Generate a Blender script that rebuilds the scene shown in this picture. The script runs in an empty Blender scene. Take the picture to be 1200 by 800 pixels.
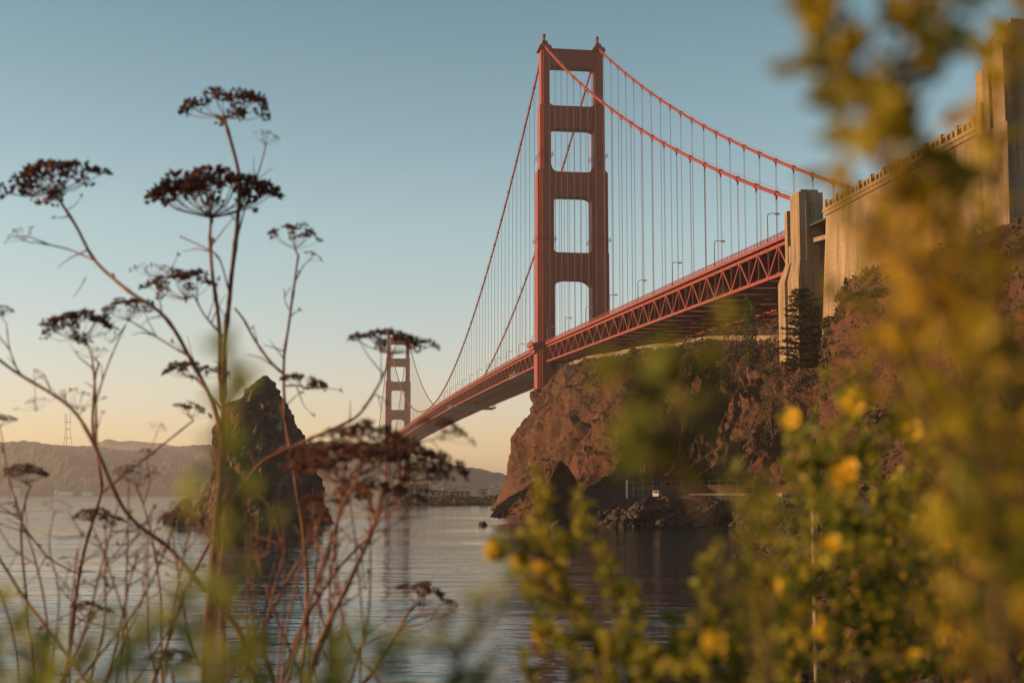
import bpy, math, random
import numpy as np
from mathutils import Vector, noise as mn
from mathutils.bvhtree import BVHTree
from math import radians as R, sin, cos, pi

C = bpy.context.scene
COL = C.collection
rnd = random.Random(7)

# ------------------------------------------------------------------ camera, sky, sun, exposure
F, HZ, CAMH = 1600.0, 577.0, 7.0
PITCH = math.atan((HZ - 400) / F)
cam_data = bpy.data.cameras.new('camera')
cam = bpy.data.objects.new('camera', cam_data)
COL.objects.link(cam)
cam.location = (0, 0, CAMH)
cam.rotation_euler = (pi / 2 + PITCH, 0, 0)
cam_data.sensor_width = 36
cam_data.lens = 48
cam_data.clip_start = 0.02
cam_data.clip_end = 40000
cam_data.dof.use_dof = True
cam_data.dof.focus_distance = 60
cam_data.dof.aperture_fstop = 5.6
cam_data.dof.aperture_blades = 9
C.camera = cam

SUN_AZ = 91.0      # degrees to the left of straight ahead
SUN_EL = 7.0
world = bpy.data.worlds.new('World')
C.world = world
world.use_nodes = True
wn = world.node_tree
sky = wn.nodes.new('ShaderNodeTexSky')
sky.sky_type = 'NISHITA'
sky.sun_disc = False
sky.sun_elevation = R(SUN_EL)
sky.sun_rotation = R(-SUN_AZ)
sky.air_density = 1.0
sky.dust_density = 0.3
sky.ozone_density = 1.2
bg = wn.nodes['Background']
bg.inputs['Strength'].default_value = 0.15
# a clear winter dusk: the band over the horizon a little pinker than the model's
stc = wn.nodes.new('ShaderNodeTexCoord'); ssep = wn.nodes.new('ShaderNodeSeparateXYZ')
wn.links.new(stc.outputs['Generated'], ssep.inputs[0])
srm = wn.nodes.new('ShaderNodeValToRGB')
cr_ = srm.color_ramp
cr_.elements[0].position = 0.0; cr_.elements[0].color = (1.0, 0.82, 0.90, 1)
cr_.elements[1].position = 0.42; cr_.elements[1].color = (0.53, 0.73, 0.67, 1)
e_ = cr_.elements.new(0.66); e_.color = (0.34, 0.46, 0.50, 1)
e_ = cr_.elements.new(1.0); e_.color = (0.28, 0.38, 0.44, 1)
e_ = cr_.elements.new(0.06); e_.color = (1.02, 0.88, 1.06, 1)
e_ = cr_.elements.new(0.19); e_.color = (1.0, 1.0, 0.98, 1)
smx = wn.nodes.new('ShaderNodeMixRGB'); smx.blend_type = 'MULTIPLY'; smx.inputs[0].default_value = 1.0
wn.links.new(ssep.outputs[2], srm.inputs[0]); wn.links.new(sky.outputs[0], smx.inputs[1]); wn.links.new(srm.outputs[0], smx.inputs[2])
wn.links.new(smx.outputs[0], bg.inputs['Color'])
sun_d = bpy.data.lights.new('sun', 'SUN')
sun_d.energy = 5.0
sun_d.angle = R(0.6)
sun_d.color = (1.0, 0.53, 0.21)
sun = bpy.data.objects.new('sun', sun_d)
COL.objects.link(sun)
sv = Vector((-sin(R(SUN_AZ)) * cos(R(SUN_EL)), cos(R(SUN_AZ)) * cos(R(SUN_EL)), sin(R(SUN_EL))))
sun.rotation_euler = sv.to_track_quat('Z', 'Y').to_euler()
sun.location = (-60, 10, 90)
C.view_settings.view_transform = 'Standard'
C.view_settings.look = 'None'
C.view_settings.exposure = 0.66
C.view_settings.gamma = 1.0
C.cycles.use_denoising = True
C.cycles.max_bounces = 6
C.cycles.volume_bounces = 0
C.cycles.transparent_max_bounces = 6
C.cycles.caustics_reflective = False
C.cycles.caustics_refractive = False

CP, SP = cos(PITCH), sin(PITCH)
def P(px, py, Y):
    """world point at forward distance Y seen at photo pixel (px, py)"""
    cx, cy = (px - 600) / F, (400 - py) / F
    d = Vector((cx, CP - cy * SP, SP + cy * CP))
    return Vector((0, 0, CAMH)) + d * (Y / d.y)

# ------------------------------------------------------------------ materials
def mat(name, col, rough=0.7, var=0.0, vscale=1.0, bump=0.0, bscale=4.0, stretch=(1, 1, 1), col2=None, metallic=0.0, spec=0.4, contrast=(0.35, 0.65), transl=0.0):
    m = bpy.data.materials.new(name)
    m.use_nodes = True
    nt = m.node_tree
    b = nt.nodes['Principled BSDF']
    b.inputs['Roughness'].default_value = rough
    b.inputs['Metallic'].default_value = metallic
    b.inputs['Specular IOR Level'].default_value = spec
    b.inputs['Base Color'].default_value = (*col, 1)
    tc = nt.nodes.new('ShaderNodeTexCoord')
    mp = nt.nodes.new('ShaderNodeMapping')
    mp.inputs['Scale'].default_value = stretch
    nt.links.new(tc.outputs['Object'], mp.inputs[0])
    if col2 is not None:
        n = nt.nodes.new('ShaderNodeTexNoise')
        n.inputs['Scale'].default_value = vscale
        n.inputs['Detail'].default_value = 6
        n.inputs['Roughness'].default_value = 0.62
        nt.links.new(mp.outputs[0], n.inputs['Vector'])
        r = nt.nodes.new('ShaderNodeValToRGB')
        r.color_ramp.elements[0].position = contrast[0]
        r.color_ramp.elements[1].position = contrast[1]
        r.color_ramp.elements[0].color = (*col, 1)
        r.color_ramp.elements[1].color = (*col2, 1)
        nt.links.new(n.outputs[0], r.inputs[0])
        nt.links.new(r.outputs[0], b.inputs['Base Color'])
        src = r.outputs[0]
    else:
        src = None
    if bump:
        n2 = nt.nodes.new('ShaderNodeTexNoise')
        n2.inputs['Scale'].default_value = bscale
        n2.inputs['Detail'].default_value = 8
        nt.links.new(mp.outputs[0], n2.inputs['Vector'])
        bp = nt.nodes.new('ShaderNodeBump')
        bp.inputs['Strength'].default_value = bump
        bp.inputs['Distance'].default_value = 0.5
        nt.links.new(n2.outputs[0], bp.inputs['Height'])
        nt.links.new(bp.outputs[0], b.inputs['Normal'])
    if transl:
        t = nt.nodes.new('ShaderNodeBsdfTranslucent')
        if src is not None:
            nt.links.new(src, t.inputs[0])
        else:
            t.inputs[0].default_value = (*col, 1)
        mx = nt.nodes.new('ShaderNodeMixShader')
        mx.inputs[0].default_value = transl
        nt.links.new(b.outputs[0], mx.inputs[1])
        nt.links.new(t.outputs[0], mx.inputs[2])
        nt.links.new(mx.outputs[0], nt.nodes['Material Output'].inputs['Surface'])
    return m

M = {}
M['orange'] = mat('bridge_paint', (0.27, 0.044, 0.024), 0.55, col2=(0.16, 0.034, 0.024), vscale=0.6, stretch=(1, 1, .12))
M['orange_dark'] = mat('bridge_paint_dark', (0.13, 0.032, 0.022), 0.6, col2=(0.09, 0.028, 0.02), vscale=0.4)  # darker tone of the bridge paint for bracing and small steelwork
M['rope'] = mat('suspender_paint', (0.20, 0.085, 0.07), 0.6)
M['asphalt'] = mat('asphalt', (0.05, 0.048, 0.045), 0.9, col2=(0.065, 0.06, 0.055), vscale=0.5)
M['steel'] = mat('galvanised_steel', (0.30, 0.29, 0.27), 0.5, metallic=0.4)
M['lamp_metal'] = mat('lamp_paint', (0.10, 0.085, 0.08), 0.5)
M['glass_lamp'] = mat('lamp_glass', (0.5, 0.48, 0.42), 0.2)
M['seeds'] = mat('dry_seed', (0.17, 0.075, 0.048), 0.85, col2=(0.085, 0.038, 0.026), vscale=60)
M['stalk'] = mat('dry_stalk', (0.26, 0.12, 0.075), 0.75, col2=(0.13, 0.062, 0.042), vscale=25)
M['leaf_a'] = mat('olive_leaf', (0.19, 0.25, 0.02), 0.5, col2=(0.42, 0.36, 0.03), vscale=14, transl=0.45)
M['leaf_b'] = mat('yellow_green_leaf', (0.36, 0.36, 0.022), 0.5, col2=(0.56, 0.36, 0.035), vscale=14, transl=0.5)
M['leaf_c'] = mat('dark_green_leaf', (0.17, 0.22, 0.016), 0.5, col2=(0.30, 0.28, 0.022), vscale=14, transl=0.4)
M['leaf_e'] = mat('pale_green_leaf', (0.24, 0.32, 0.05), 0.5, col2=(0.40, 0.42, 0.09), vscale=14, transl=0.5)
M['leaf_d'] = mat('dry_bronze_leaf', (0.30, 0.15, 0.06), 0.6, col2=(0.22, 0.15, 0.03), vscale=14, transl=0.4)
M['twig'] = mat('twig_bark', (0.13, 0.085, 0.045), 0.8, col2=(0.08, 0.06, 0.03), vscale=30)
M['petal'] = mat('yellow_petal', (0.90, 0.58, 0.03), 0.5, col2=(0.88, 0.66, 0.06), vscale=60, transl=0.4)
M['needle'] = mat('cypress_foliage', (0.022, 0.032, 0.014), 0.8, col2=(0.035, 0.045, 0.018), vscale=0.6)
M['ivy'] = mat('ivy_foliage', (0.045, 0.06, 0.018), 0.7, col2=(0.075, 0.075, 0.02), vscale=0.6)
M['bark'] = mat('tree_bark', (0.08, 0.055, 0.04), 0.9)
M['scrub'] = mat('scrub_leaf', (0.04, 0.042, 0.02), 0.8, col2=(0.085, 0.06, 0.032), vscale=0.08, contrast=(0.4, 0.6))
M['dryscrub'] = mat('dry_scrub_leaf', (0.09, 0.06, 0.035), 0.8, col2=(0.06, 0.055, 0.022), vscale=0.15)
M['white'] = mat('white_paint', (0.75, 0.73, 0.68), 0.5)
M['glass'] = mat('dark_glass', (0.02, 0.025, 0.03), 0.1)
M['rubber'] = mat('rubber', (0.02, 0.02, 0.02), 0.8)
M['roof'] = mat('roof_tile', (0.14, 0.07, 0.05), 0.8)
M['wallpaint'] = mat('pale_render', (0.42, 0.34, 0.25), 0.8, col2=(0.34, 0.27, 0.2), vscale=0.3)
M['boulder'] = mat('boulder', (0.085, 0.07, 0.055), 0.9, col2=(0.035, 0.03, 0.025), vscale=0.4, bump=0.5, bscale=1.5)
M['hill'] = mat('wooded_hill', (0.036, 0.038, 0.03), 0.95, col2=(0.065, 0.058, 0.046), vscale=0.004, bump=0.0)

def concrete(name, c1, c2, streak):
    m = mat(name, c1, 0.85, col2=c2, vscale=0.35, stretch=(1, 1, 0.25), bump=0.12, bscale=1.2)
    nt = m.node_tree
    b = nt.nodes['Principled BSDF']
    ramp = [n for n in nt.nodes if n.type == 'VALTORGB'][0]
    geo = nt.nodes.new('ShaderNodeTexCoord')
    sep = nt.nodes.new('ShaderNodeSeparateXYZ')
    nt.links.new(geo.outputs['Object'], sep.inputs[0])
    # horizontal pour joints every 1.5 m
    md = nt.nodes.new('ShaderNodeMath'); md.operation = 'PINGPONG'; md.inputs[1].default_value = 0.75
    nt.links.new(sep.outputs[2], md.inputs[0])
    lt = nt.nodes.new('ShaderNodeMath'); lt.operation = 'LESS_THAN'; lt.inputs[1].default_value = 0.05
    nt.links.new(md.outputs[0], lt.inputs[0])
    # vertical run-off stains
    mp = nt.nodes.new('ShaderNodeMapping'); mp.inputs['Scale'].default_value = (1, 1, 0.05)
    nt.links.new(geo.outputs['Object'], mp.inputs[0])
    n = nt.nodes.new('ShaderNodeTexNoise'); n.inputs['Scale'].default_value = 0.9; n.inputs['Detail'].default_value = 5
    nt.links.new(mp.outputs[0], n.inputs['Vector'])
    r2 = nt.nodes.new('ShaderNodeValToRGB')
    r2.color_ramp.elements[0].position = 0.46; r2.color_ramp.elements[1].position = 0.68
    nt.links.new(n.outputs[0], r2.inputs[0])
    mx = nt.nodes.new('ShaderNodeMixRGB'); mx.blend_type = 'MIX'
    mx.inputs[2].default_value = (*streak, 1)
    ms = nt.nodes.new('ShaderNodeMath'); ms.operation = 'MULTIPLY'; ms.inputs[1].default_value = 0.8
    nt.links.new(r2.outputs[0], ms.inputs[0]); nt.links.new(ms.outputs[0], mx.inputs[0])
    nt.links.new(ramp.outputs[0], mx.inputs[1])
    mx2 = nt.nodes.new('ShaderNodeMixRGB'); mx2.inputs[2].default_value = (*streak, 1)
    mj = nt.nodes.new('ShaderNodeMath'); mj.operation = 'MULTIPLY'; mj.inputs[1].default_value = 0.5
    nt.links.new(lt.outputs[0], mj.inputs[0]); nt.links.new(mj.outputs[0], mx2.inputs[0])
    nt.links.new(mx.outputs[0], mx2.inputs[1])
    nt.links.new(mx2.outputs[0], b.inputs['Base Color'])
    return m
M['concrete'] = concrete('weathered_concrete', (0.31, 0.235, 0.15), (0.22, 0.17, 0.11), (0.10, 0.075, 0.055))

def cliff_mat():
    m = bpy.data.materials.new('cliff_rock'); m.use_nodes = True
    nt = m.node_tree; b = nt.nodes['Principled BSDF']; b.inputs['Roughness'].default_value = 0.92
    b.inputs['Specular IOR Level'].default_value = 0.15
    tc = nt.nodes.new('ShaderNodeTexCoord')
    def noise(scale, detail=8, rough=0.6, stretch=(1, 1, 1), rot=(0, 0, 0)):
        mp = nt.nodes.new('ShaderNodeMapping'); mp.inputs['Scale'].default_value = stretch; mp.inputs['Rotation'].default_value = rot
        nt.links.new(tc.outputs['Object'], mp.inputs[0])
        n = nt.nodes.new('ShaderNodeTexNoise'); n.inputs['Scale'].default_value = scale; n.inputs['Detail'].default_value = detail; n.inputs['Roughness'].default_value = rough
        nt.links.new(mp.outputs[0], n.inputs['Vector']); return n.outputs[0]
    def ramp(src, p0, p1, c0, c1):
        r = nt.nodes.new('ShaderNodeValToRGB')
        r.color_ramp.elements[0].position = p0; r.color_ramp.elements[1].position = p1
        r.color_ramp.elements[0].color = (*c0, 1); r.color_ramp.elements[1].color = (*c1, 1)
        nt.links.new(src, r.inputs[0]); return r.outputs[0]
    def mix(f, a, c):
        x = nt.nodes.new('ShaderNodeMixRGB'); nt.links.new(f, x.inputs[0]); nt.links.new(a, x.inputs[1])
        if isinstance(c, tuple): x.inputs[2].default_value = (*c, 1)
        else: nt.links.new(c, x.inputs[2])
        return x.outputs[0]
    base = ramp(noise(0.10, 10, 0.68), 0.35, 0.66, (0.070, 0.036, 0.024), (0.135, 0.068, 0.045))
    strata = noise(0.55, 9, 0.72, (1, 0.5, 0.16), (0.0, -0.57, 0.0))
    c = mix(ramp(strata, 0.45, 0.66, (0, 0, 0), (0.75, 0.75, 0.75)), base, (0.042, 0.026, 0.02))
    c = mix(ramp(noise(0.8, 6, 0.7, (1, 0.6, 0.12), (0.0, -0.5, 0.1)), 0.58, 0.74, (0, 0, 0), (0.5, 0.5, 0.5)), c, (0.16, 0.10, 0.072))
    c = mix(ramp(noise(0.035, 5, 0.55), 0.50, 0.72, (0, 0, 0), (0.6, 0.6, 0.6)), c, (0.055, 0.047, 0.024))
    c = mix(ramp(noise(1.1, 6, 0.7), 0.56, 0.72, (0, 0, 0), (0.55, 0.55, 0.55)), c, (0.03, 0.022, 0.017))
    # wet band at the waterline
    sep = nt.nodes.new('ShaderNodeSeparateXYZ'); nt.links.new(tc.outputs['Object'], sep.inputs[0])
    mr = nt.nodes.new('ShaderNodeMapRange'); mr.inputs[1].default_value = 0.7; mr.inputs[2].default_value = 1.5; mr.inputs[3].default_value = 0.8; mr.inputs[4].default_value = 0.0
    nt.links.new(sep.outputs[2], mr.inputs[0])
    c = mix(mr.outputs[0], c, (0.022, 0.02, 0.015))
    nt.links.new(c, b.inputs['Base Color'])
    bp = nt.nodes.new('ShaderNodeBump'); bp.inputs['Strength'].default_value = 0.7; bp.inputs['Distance'].default_value = 0.7
    nt.links.new(noise(0.7, 10, 0.72), bp.inputs['Height']); nt.links.new(bp.outputs[0], b.inputs['Normal'])
    return m
M['cliff'] = cliff_mat()

def water_mat():
    m = bpy.data.materials.new('bay_water'); m.use_nodes = True
    nt = m.node_tree; b = nt.nodes['Principled BSDF']
    b.inputs['Base Color'].default_value = (0.016, 0.038, 0.05, 1); b.inputs['Roughness'].default_value = 0.06
    b.inputs['IOR'].default_value = 1.333
    tc = nt.nodes.new('ShaderNodeTexCoord')
    # wind patches: long bands where the ripples are stronger
    mpw = nt.nodes.new('ShaderNodeMapping'); mpw.inputs['Scale'].default_value = (0.22, 1, 1); nt.links.new(tc.outputs['Object'], mpw.inputs[0])
    nw = nt.nodes.new('ShaderNodeTexNoise'); nw.inputs['Scale'].default_value = 0.022; nw.inputs['Detail'].default_value = 4; nt.links.new(mpw.outputs[0], nw.inputs['Vector'])
    rw_ = nt.nodes.new('ShaderNodeMapRange'); rw_.inputs[1].default_value = .38; rw_.inputs[2].default_value = .62; rw_.inputs[3].default_value = .3; rw_.inputs[4].default_value = 1.1
    nt.links.new(nw.outputs[0], rw_.inputs[0])
    prev = None
    for sc, st, strength, dist, rot in ((2.4, (0.45, 1, 1), 0.30, 0.09, 0.2), (0.85, (0.4, 1, 1), 0.30, 0.22, -0.12), (0.32, (0.36, 1, 1), 0.42, 0.5, 0.1), (0.10, (0.33, 1, 1), 0.30, 0.9, -0.05)):
        mp = nt.nodes.new('ShaderNodeMapping'); mp.inputs['Scale'].default_value = st; mp.inputs['Rotation'].default_value = (0, 0, rot)
        nt.links.new(tc.outputs['Object'], mp.inputs[0])
        n = nt.nodes.new('ShaderNodeTexNoise'); n.inputs['Scale'].default_value = sc; n.inputs['Detail'].default_value = 3
        n.inputs['Roughness'].default_value = 0.55
        nt.links.new(mp.outputs[0], n.inputs['Vector'])
        bp = nt.nodes.new('ShaderNodeBump'); bp.inputs['Distance'].default_value = dist
        ms = nt.nodes.new('ShaderNodeMath'); ms.operation = 'MULTIPLY'; ms.inputs[1].default_value = strength; nt.links.new(rw_.outputs[0], ms.inputs[0]); nt.links.new(ms.outputs[0], bp.inputs['Strength'])
        nt.links.new(n.outputs[0], bp.inputs['Height'])
        if prev: nt.links.new(prev, bp.inputs['Normal'])
        prev = bp.outputs[0]
    nt.links.new(prev, b.inputs['Normal'])
    return m
M['water'] = water_mat()

# ------------------------------------------------------------------ mesh helpers
class MB:
    def __init__(s): s.v = []; s.f = []
    def add(s, verts, faces):
        o = len(s.v); s.v.extend(verts); s.f.extend([tuple(i + o for i in f) for f in faces])
    def box(s, c, sx, sy, sz, ax=None):
        ax = ax or (Vector((1, 0, 0)), Vector((0, 1, 0)), Vector((0, 0, 1)))
        c = Vector(c); a, b, d = ax[0] * sx / 2, ax[1] * sy / 2, ax[2] * sz / 2
        s.add([c - a - b - d, c + a - b - d, c + a + b - d, c - a + b - d, c - a - b + d, c + a - b + d, c + a + b + d, c - a + b + d],
              [(0, 3, 2, 1), (4, 5, 6, 7), (0, 1, 5, 4), (1, 2, 6, 5), (2, 3, 7, 6), (3, 0, 4, 7)])
    def beam(s, p, q, w, h=None, up=Vector((0, 0, 1))):
        p, q = Vector(p), Vector(q); d = q - p; L = d.length
        if L < 1e-6: return
        z = d / L
        x = up.cross(z)
        if x.length < 1e-3: x = Vector((1, 0, 0)).cross(z)
        x.normalize(); y = z.cross(x)
        s.box((p + q) / 2, w, h or w, L, (x, y, z))
    def tube(s, pts, rad, n=6, cap=True):
        pts = [Vector(p) for p in pts]; k = len(pts)
        rr = rad if hasattr(rad, '__len__') else [rad] * k
        o = len(s.v); px = None
        for i, p in enumerate(pts):
            t = (pts[min(i + 1, k - 1)] - pts[max(i - 1, 0)])
            if t.length < 1e-9: t = Vector((0, 0, 1))
            t.normalize()
            if px is None:
                px = t.cross(Vector((0, 0, 1)) if abs(t.z) < 0.9 else Vector((1, 0, 0)))
            px = (px - t * px.dot(t)).normalized(); py = t.cross(px)
            for j in range(n):
                a = 2 * pi * j / n
                s.v.append(p + (px * cos(a) + py * sin(a)) * rr[i])
        for i in range(k - 1):
            for j in range(n):
                a, b = o + i * n + j, o + i * n + (j + 1) % n
                s.f.append((a, b, b + n, a + n))
        if cap:
            s.f.append(tuple(o + j for j in reversed(range(n)))); s.f.append(tuple(o + (k - 1) * n + j for j in range(n)))
    def prism(s, poly, z0, z1, fn, scale1=1.0):
        """poly: list of (a, b); fn maps (a, b, z) to the world"""
        n = len(poly)
        s.add([fn(a, b, z0) for a, b in poly] + [fn(a * scale1, b * scale1, z1) for a, b in poly],
              [tuple(reversed(range(n))), tuple(range(n, 2 * n))] + [(i, (i + 1) % n, n + (i + 1) % n, n + i) for i in range(n)])
    def blob(s, c, r, squash=(1, 1, 1), seed=0, amp=0.3, sub=1, rot=0.0):
        vs, fs = ICO[sub]
        cr, sr = cos(rot), sin(rot)
        out = []
        for v in vs:
            k = 1 + amp * mn.noise(v * 1.6 + Vector((seed * 3.1, seed * 1.7, 0)))
            x, y, z = v.x * squash[0] * k * r, v.y * squash[1] * k * r, v.z * squash[2] * k * r
            out.append(Vector((c[0] + x * cr - y * sr, c[1] + x * sr + y * cr, c[2] + z)))
        s.add(out, fs)
    def build(s, name, m, parent=None, smooth=False):
        me = bpy.data.meshes.new(name)
        me.from_pydata([tuple(v) for v in s.v], [], s.f)
        me.materials.append(m); me.update()
        if smooth: me.shade_smooth()
        o = bpy.data.objects.new(name, me); COL.objects.link(o)
        if parent is not None:
            o.parent = parent
            w = parent_world(parent)
            if w.length > 0:
                me.transform(__import__('mathutils').Matrix.Translation(-w))
        return o
def parent_world(p):
    w = Vector((0, 0, 0))
    while p is not None:
        w += Vector(p.location); p = p.parent
    return w
import bmesh
ICO = {}
for sub in (1, 2, 3, 5):
    b = bmesh.new(); bmesh.ops.create_icosphere(b, subdivisions=sub, radius=1)
    b.verts.ensure_lookup_table()
    ICO[sub] = ([v.co.copy() for v in b.verts], [tuple(v.index for v in f.verts) for f in b.faces]); b.free()
def empty(name, loc=(0, 0, 0), label=None, cat=None, group=None):
    o = bpy.data.objects.new(name, None); COL.objects.link(o); o.location = loc; o.empty_display_size = 0.1
    tag(o, label, cat, group); return o
def tag(o, label=None, cat=None, group=None, kind=None):
    if label: o['label'] = label
    if cat: o['category'] = cat
    if group: o['group'] = group
    if kind: o['kind'] = kind
    return o

def catmull(pts, t):
    """pts: (n, k) array, t in [0, n-1]"""
    n = len(pts); i = min(int(t), n - 2); u = t - i
    p0, p1, p2, p3 = pts[max(i - 1, 0)], pts[i], pts[i + 1], pts[min(i + 2, n - 1)]
    return 0.5 * ((2 * p1) + (-p0 + p2) * u + (2 * p0 - 5 * p1 + 4 * p2 - p3) * u * u + (-p0 + 3 * p1 - 3 * p2 + p3) * u ** 3)

# ------------------------------------------------------------------ setting: water
mb = MB()
nx, ny = 2, 2
mb.add([Vector((-9000, -400, 0)), Vector((9000, -400, 0)), Vector((9000, 30000, 0)), Vector((-9000, 30000, 0))], [(0, 1, 2, 3)])
tag(mb.build('water', M['water']), kind='structure')

# ------------------------------------------------------------------ setting: the headland and shore, one loft along the shoreline
ST = [
 [(5,660,-4),(8,655,0),(10,650,3),(12,645,6),(16,640,18),(22,635,32),(28,630,44),(34,625,52),(50,630,56),(140,660,58)],
 [(-12,575,-4),(-9,572,0),(-7,570,3),(-5,566,8),(-2,560,17),(3,560,32),(11,567,48),(18.5,577,58),(35,585,60),(140,610,60)],
 [(-4,480,-4),(-3,487,0),(-1,490,3),(1,494,8),(6,505,18),(12,520,33),(17,535,46),(24,550,58.5),(46,560,61),(62,700,72)],
 [(2,395,-4),(3,400,0),(4,405,2),(7,412,6),(12,425,16),(18,445,32),(25,465,44),(33,490,56),(62,515,60),(54,668,84)],
 [(7,312,-4),(9.6,318,0),(11,322,3),(14,330,6),(20,348,17),(27,370,31),(34,390,42),(45,420,52),(80,446,61),(66,600,90)],
 [(19,275,-4),(21,280,0),(23,285,4.5),(25,300,6.3),(30,315,16),(37,332,28),(44,352,38),(53,380,49),(88,402,60),(72,530,83)],
 [(34,275,-4),(35,280,0),(37,284,4.8),(42,297,6.4),(47,305,15),(53,316,26),(58,328,35),(64,345,46),(95,354,59),(80,450,81)],
 [(45,282,-4),(46.5,284,0),(48,284,4.8),(56,288,6.6),(60,290,14),(65,294,24),(69,300,33),(74,312,42),(100,324,57),(98,425,82)],
 [(43,260,-4),(45,262,0),(47,262,4.8),(56,266,6.6),(60,268,16),(64,272,29),(67,276,41),(70.5,281,51),(84,300,57),(175,330,66)],
 [(30,188,-4),(32,190,0),(34,190,4.8),(42,192,6.6),(50,195,12),(58,200,22),(66,206,35),(74,212,46),(86,218,52),(180,230,60)],
 [(21,130,-4),(23,130,0),(25,130,4.5),(33,131,6.5),(45,132,9),(58,134,16),(70,138,26),(82,142,36),(95,146,42),(185,155,55)],
 [(11,66,-4),(12.8,67,0),(15,67,4.0),(22,67,5.6),(35,68,7.0),(48,70,12),(62,73,20),(76,77,30),(90,80,37),(185,90,50)],
 [(6,26,-3),(8,25,0),(9.5,24,3.0),(14,23,4.8),(25,22,6.5),(40,22,9),(56,24,16),(72,26,25),(88,28,33),(185,40,48)],
 [(-2,17,-3),(-1,14.5,0),(0,11,2.2),(1,6,4.0),(3,2,5.2),(12,-6,6),(30,-10,9),(60,-14,18),(85,-18,28),(185,-20,45)],
 [(-14,14,-3),(-13,12,0),(-12,9,2.2),(-10,5,4.0),(-7,0,5.2),(-2,-8,6),(8,-18,9),(40,-35,15),(70,-50,25),(180,-70,45)],
 [(-40,8,-3),(-39,6,0),(-37,3,2.2),(-34,-1,4),(-30,-6,5.2),(-22,-14,6),(-10,-25,9),(10,-50,15),(40,-70,25),(120,-120,45)],
]
ST = np.array(ST, float)
SEG = [24, 80, 110, 110, 110, 90, 70, 60, 50, 40, 40, 36, 34, 24, 20]
PSEG = [4, 10, 16, 34, 40, 40, 40, 26, 18]
cols = [i + k / SEG[i] for i in range(len(SEG)) for k in range(SEG[i])] + [len(SEG)]
rows = [i + k / PSEG[i] for i in range(len(PSEG)) for k in range(PSEG[i])] + [len(PSEG)]
def lerp_rows(A, t):
    i = min(int(t), len(A) - 2); u = t - i
    lin = A[i] * (1 - u) + A[i + 1] * u
    return 0.75 * lin + 0.25 * catmull(A, t)
G = np.zeros((len(cols), len(rows), 3))
for a, s in enumerate(cols):
    prof = np.array([lerp_rows(ST[:, j], s) for j in range(ST.shape[1])])
    for b, t in enumerate(rows):
        G[a, b] = lerp_rows(prof, t)
ds = np.gradient(G, axis=0); dt = np.gradient(G, axis=1)
NRM = np.cross(dt, ds); NRM /= np.linalg.norm(NRM, axis=2, keepdims=True) + 1e-9
NRM *= np.sign(NRM[..., 2:3] + 1e-9)
PAMP = np.array([0.0, 0.5, 0.45, 0.12, 1.0, 1.0, 0.9, 0.25, 0.5, 0.3])
def samp(t):
    return (1.0, 1.0, 1.0, 1.0, 1.0, 1.0, 1.0, 0.9, 0.8, 0.7, 0.6, 0.35, 0.2, 0.08, 0.08, 0.2)[min(int(round(t)), 15)]
SAMP = np.interp(cols, range(16), [1, 1, 1, 1, 1, 1, 1, .95, .8, .7, .5, .3, .15, .06, .06, .2])
ALONG = np.concatenate([[0], np.cumsum(np.linalg.norm(np.diff(G[:, len(rows) // 2], axis=0), axis=1))])
for a, s in enumerate(cols):
    for b, t in enumerate(rows):
        amp = np.interp(t, range(10), PAMP) * SAMP[a]
        if amp < 1e-4: continue
        p = Vector(G[a, b])
        q = p.copy()
        al = ALONG[a]
        wob = 4.0 * mn.noise(q * 0.06) + 1.2 * mn.noise(q * 0.2)
        big = mn.fractal(q * 0.04, 0.9, 2.1, 3)
        # strata running up the face towards the bridge, and scree gullies between the ribs
        perp = q.x * 0.84 - q.z * 0.54 + q.y * 0.05 + wob; par = q.x * 0.5 + q.z * 0.85
        rib = mn.ridged_multi_fractal(Vector((perp * 0.10, par * 0.022, q.y * 0.012)), 0.95, 2.2, 4, 1.0, 2.0)
        leaf_ = mn.ridged_multi_fractal(Vector((perp * 0.30, par * 0.035, q.y * 0.05 + 5)), 0.9, 2.1, 3, 1.0, 2.0)
        vor = mn.voronoi(Vector((perp * 0.20, par * 0.085, q.y * 0.07)))[0]
        vor2 = mn.voronoi(Vector((perp * 0.6, par * 0.28, q.y * 0.2)))[0]
        fine = mn.fractal(q * 0.6, 0.7, 2.1, 4)
        rough_ = min(1.0, max(0.15, 0.75 + 1.6 * mn.noise(q * 0.03 + Vector((11, 4, 2)))))
        d = (3.2 * big + 5.5 * (rib - 1.0) + 3.0 * (leaf_ - 1.0) * rough_ + (2.6 * (vor[1] - vor[0]) + 0.9 * (vor2[1] - vor2[0])) * rough_ - 1.6 + 0.5 * fine) * amp
        G[a, b] += NRM[a, b] * d
na, nb = G.shape[:2]
idx = np.arange(na * nb).reshape(na, nb)
quads = np.stack([idx[:-1, :-1], idx[1:, :-1], idx[1:, 1:], idx[:-1, 1:]], -1).reshape(-1, 4)
me = bpy.data.meshes.new('headland')
V = G.reshape(-1, 3)
me.from_pydata(V.tolist(), [], quads.tolist()); me.materials.append(M['cliff']); me.update()
# normals up
headland = bpy.data.objects.new('headland_terrain', me); COL.objects.link(headland); tag(headland, kind='structure')
bvh = BVHTree.FromPolygons(V.tolist(), quads.tolist())
def ground(x, y, default=0.0):
    h = bvh.ray_cast(Vector((x, y, 300)), Vector((0, 0, -1)))
    return h[0].z if h[0] is not None else default
def gcol(s, t):
    a = int(np.argmin(np.abs(np.array(cols) - s))); b = int(np.argmin(np.abs(np.array(rows) - t)))
    return Vector(G[a, b])

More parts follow.
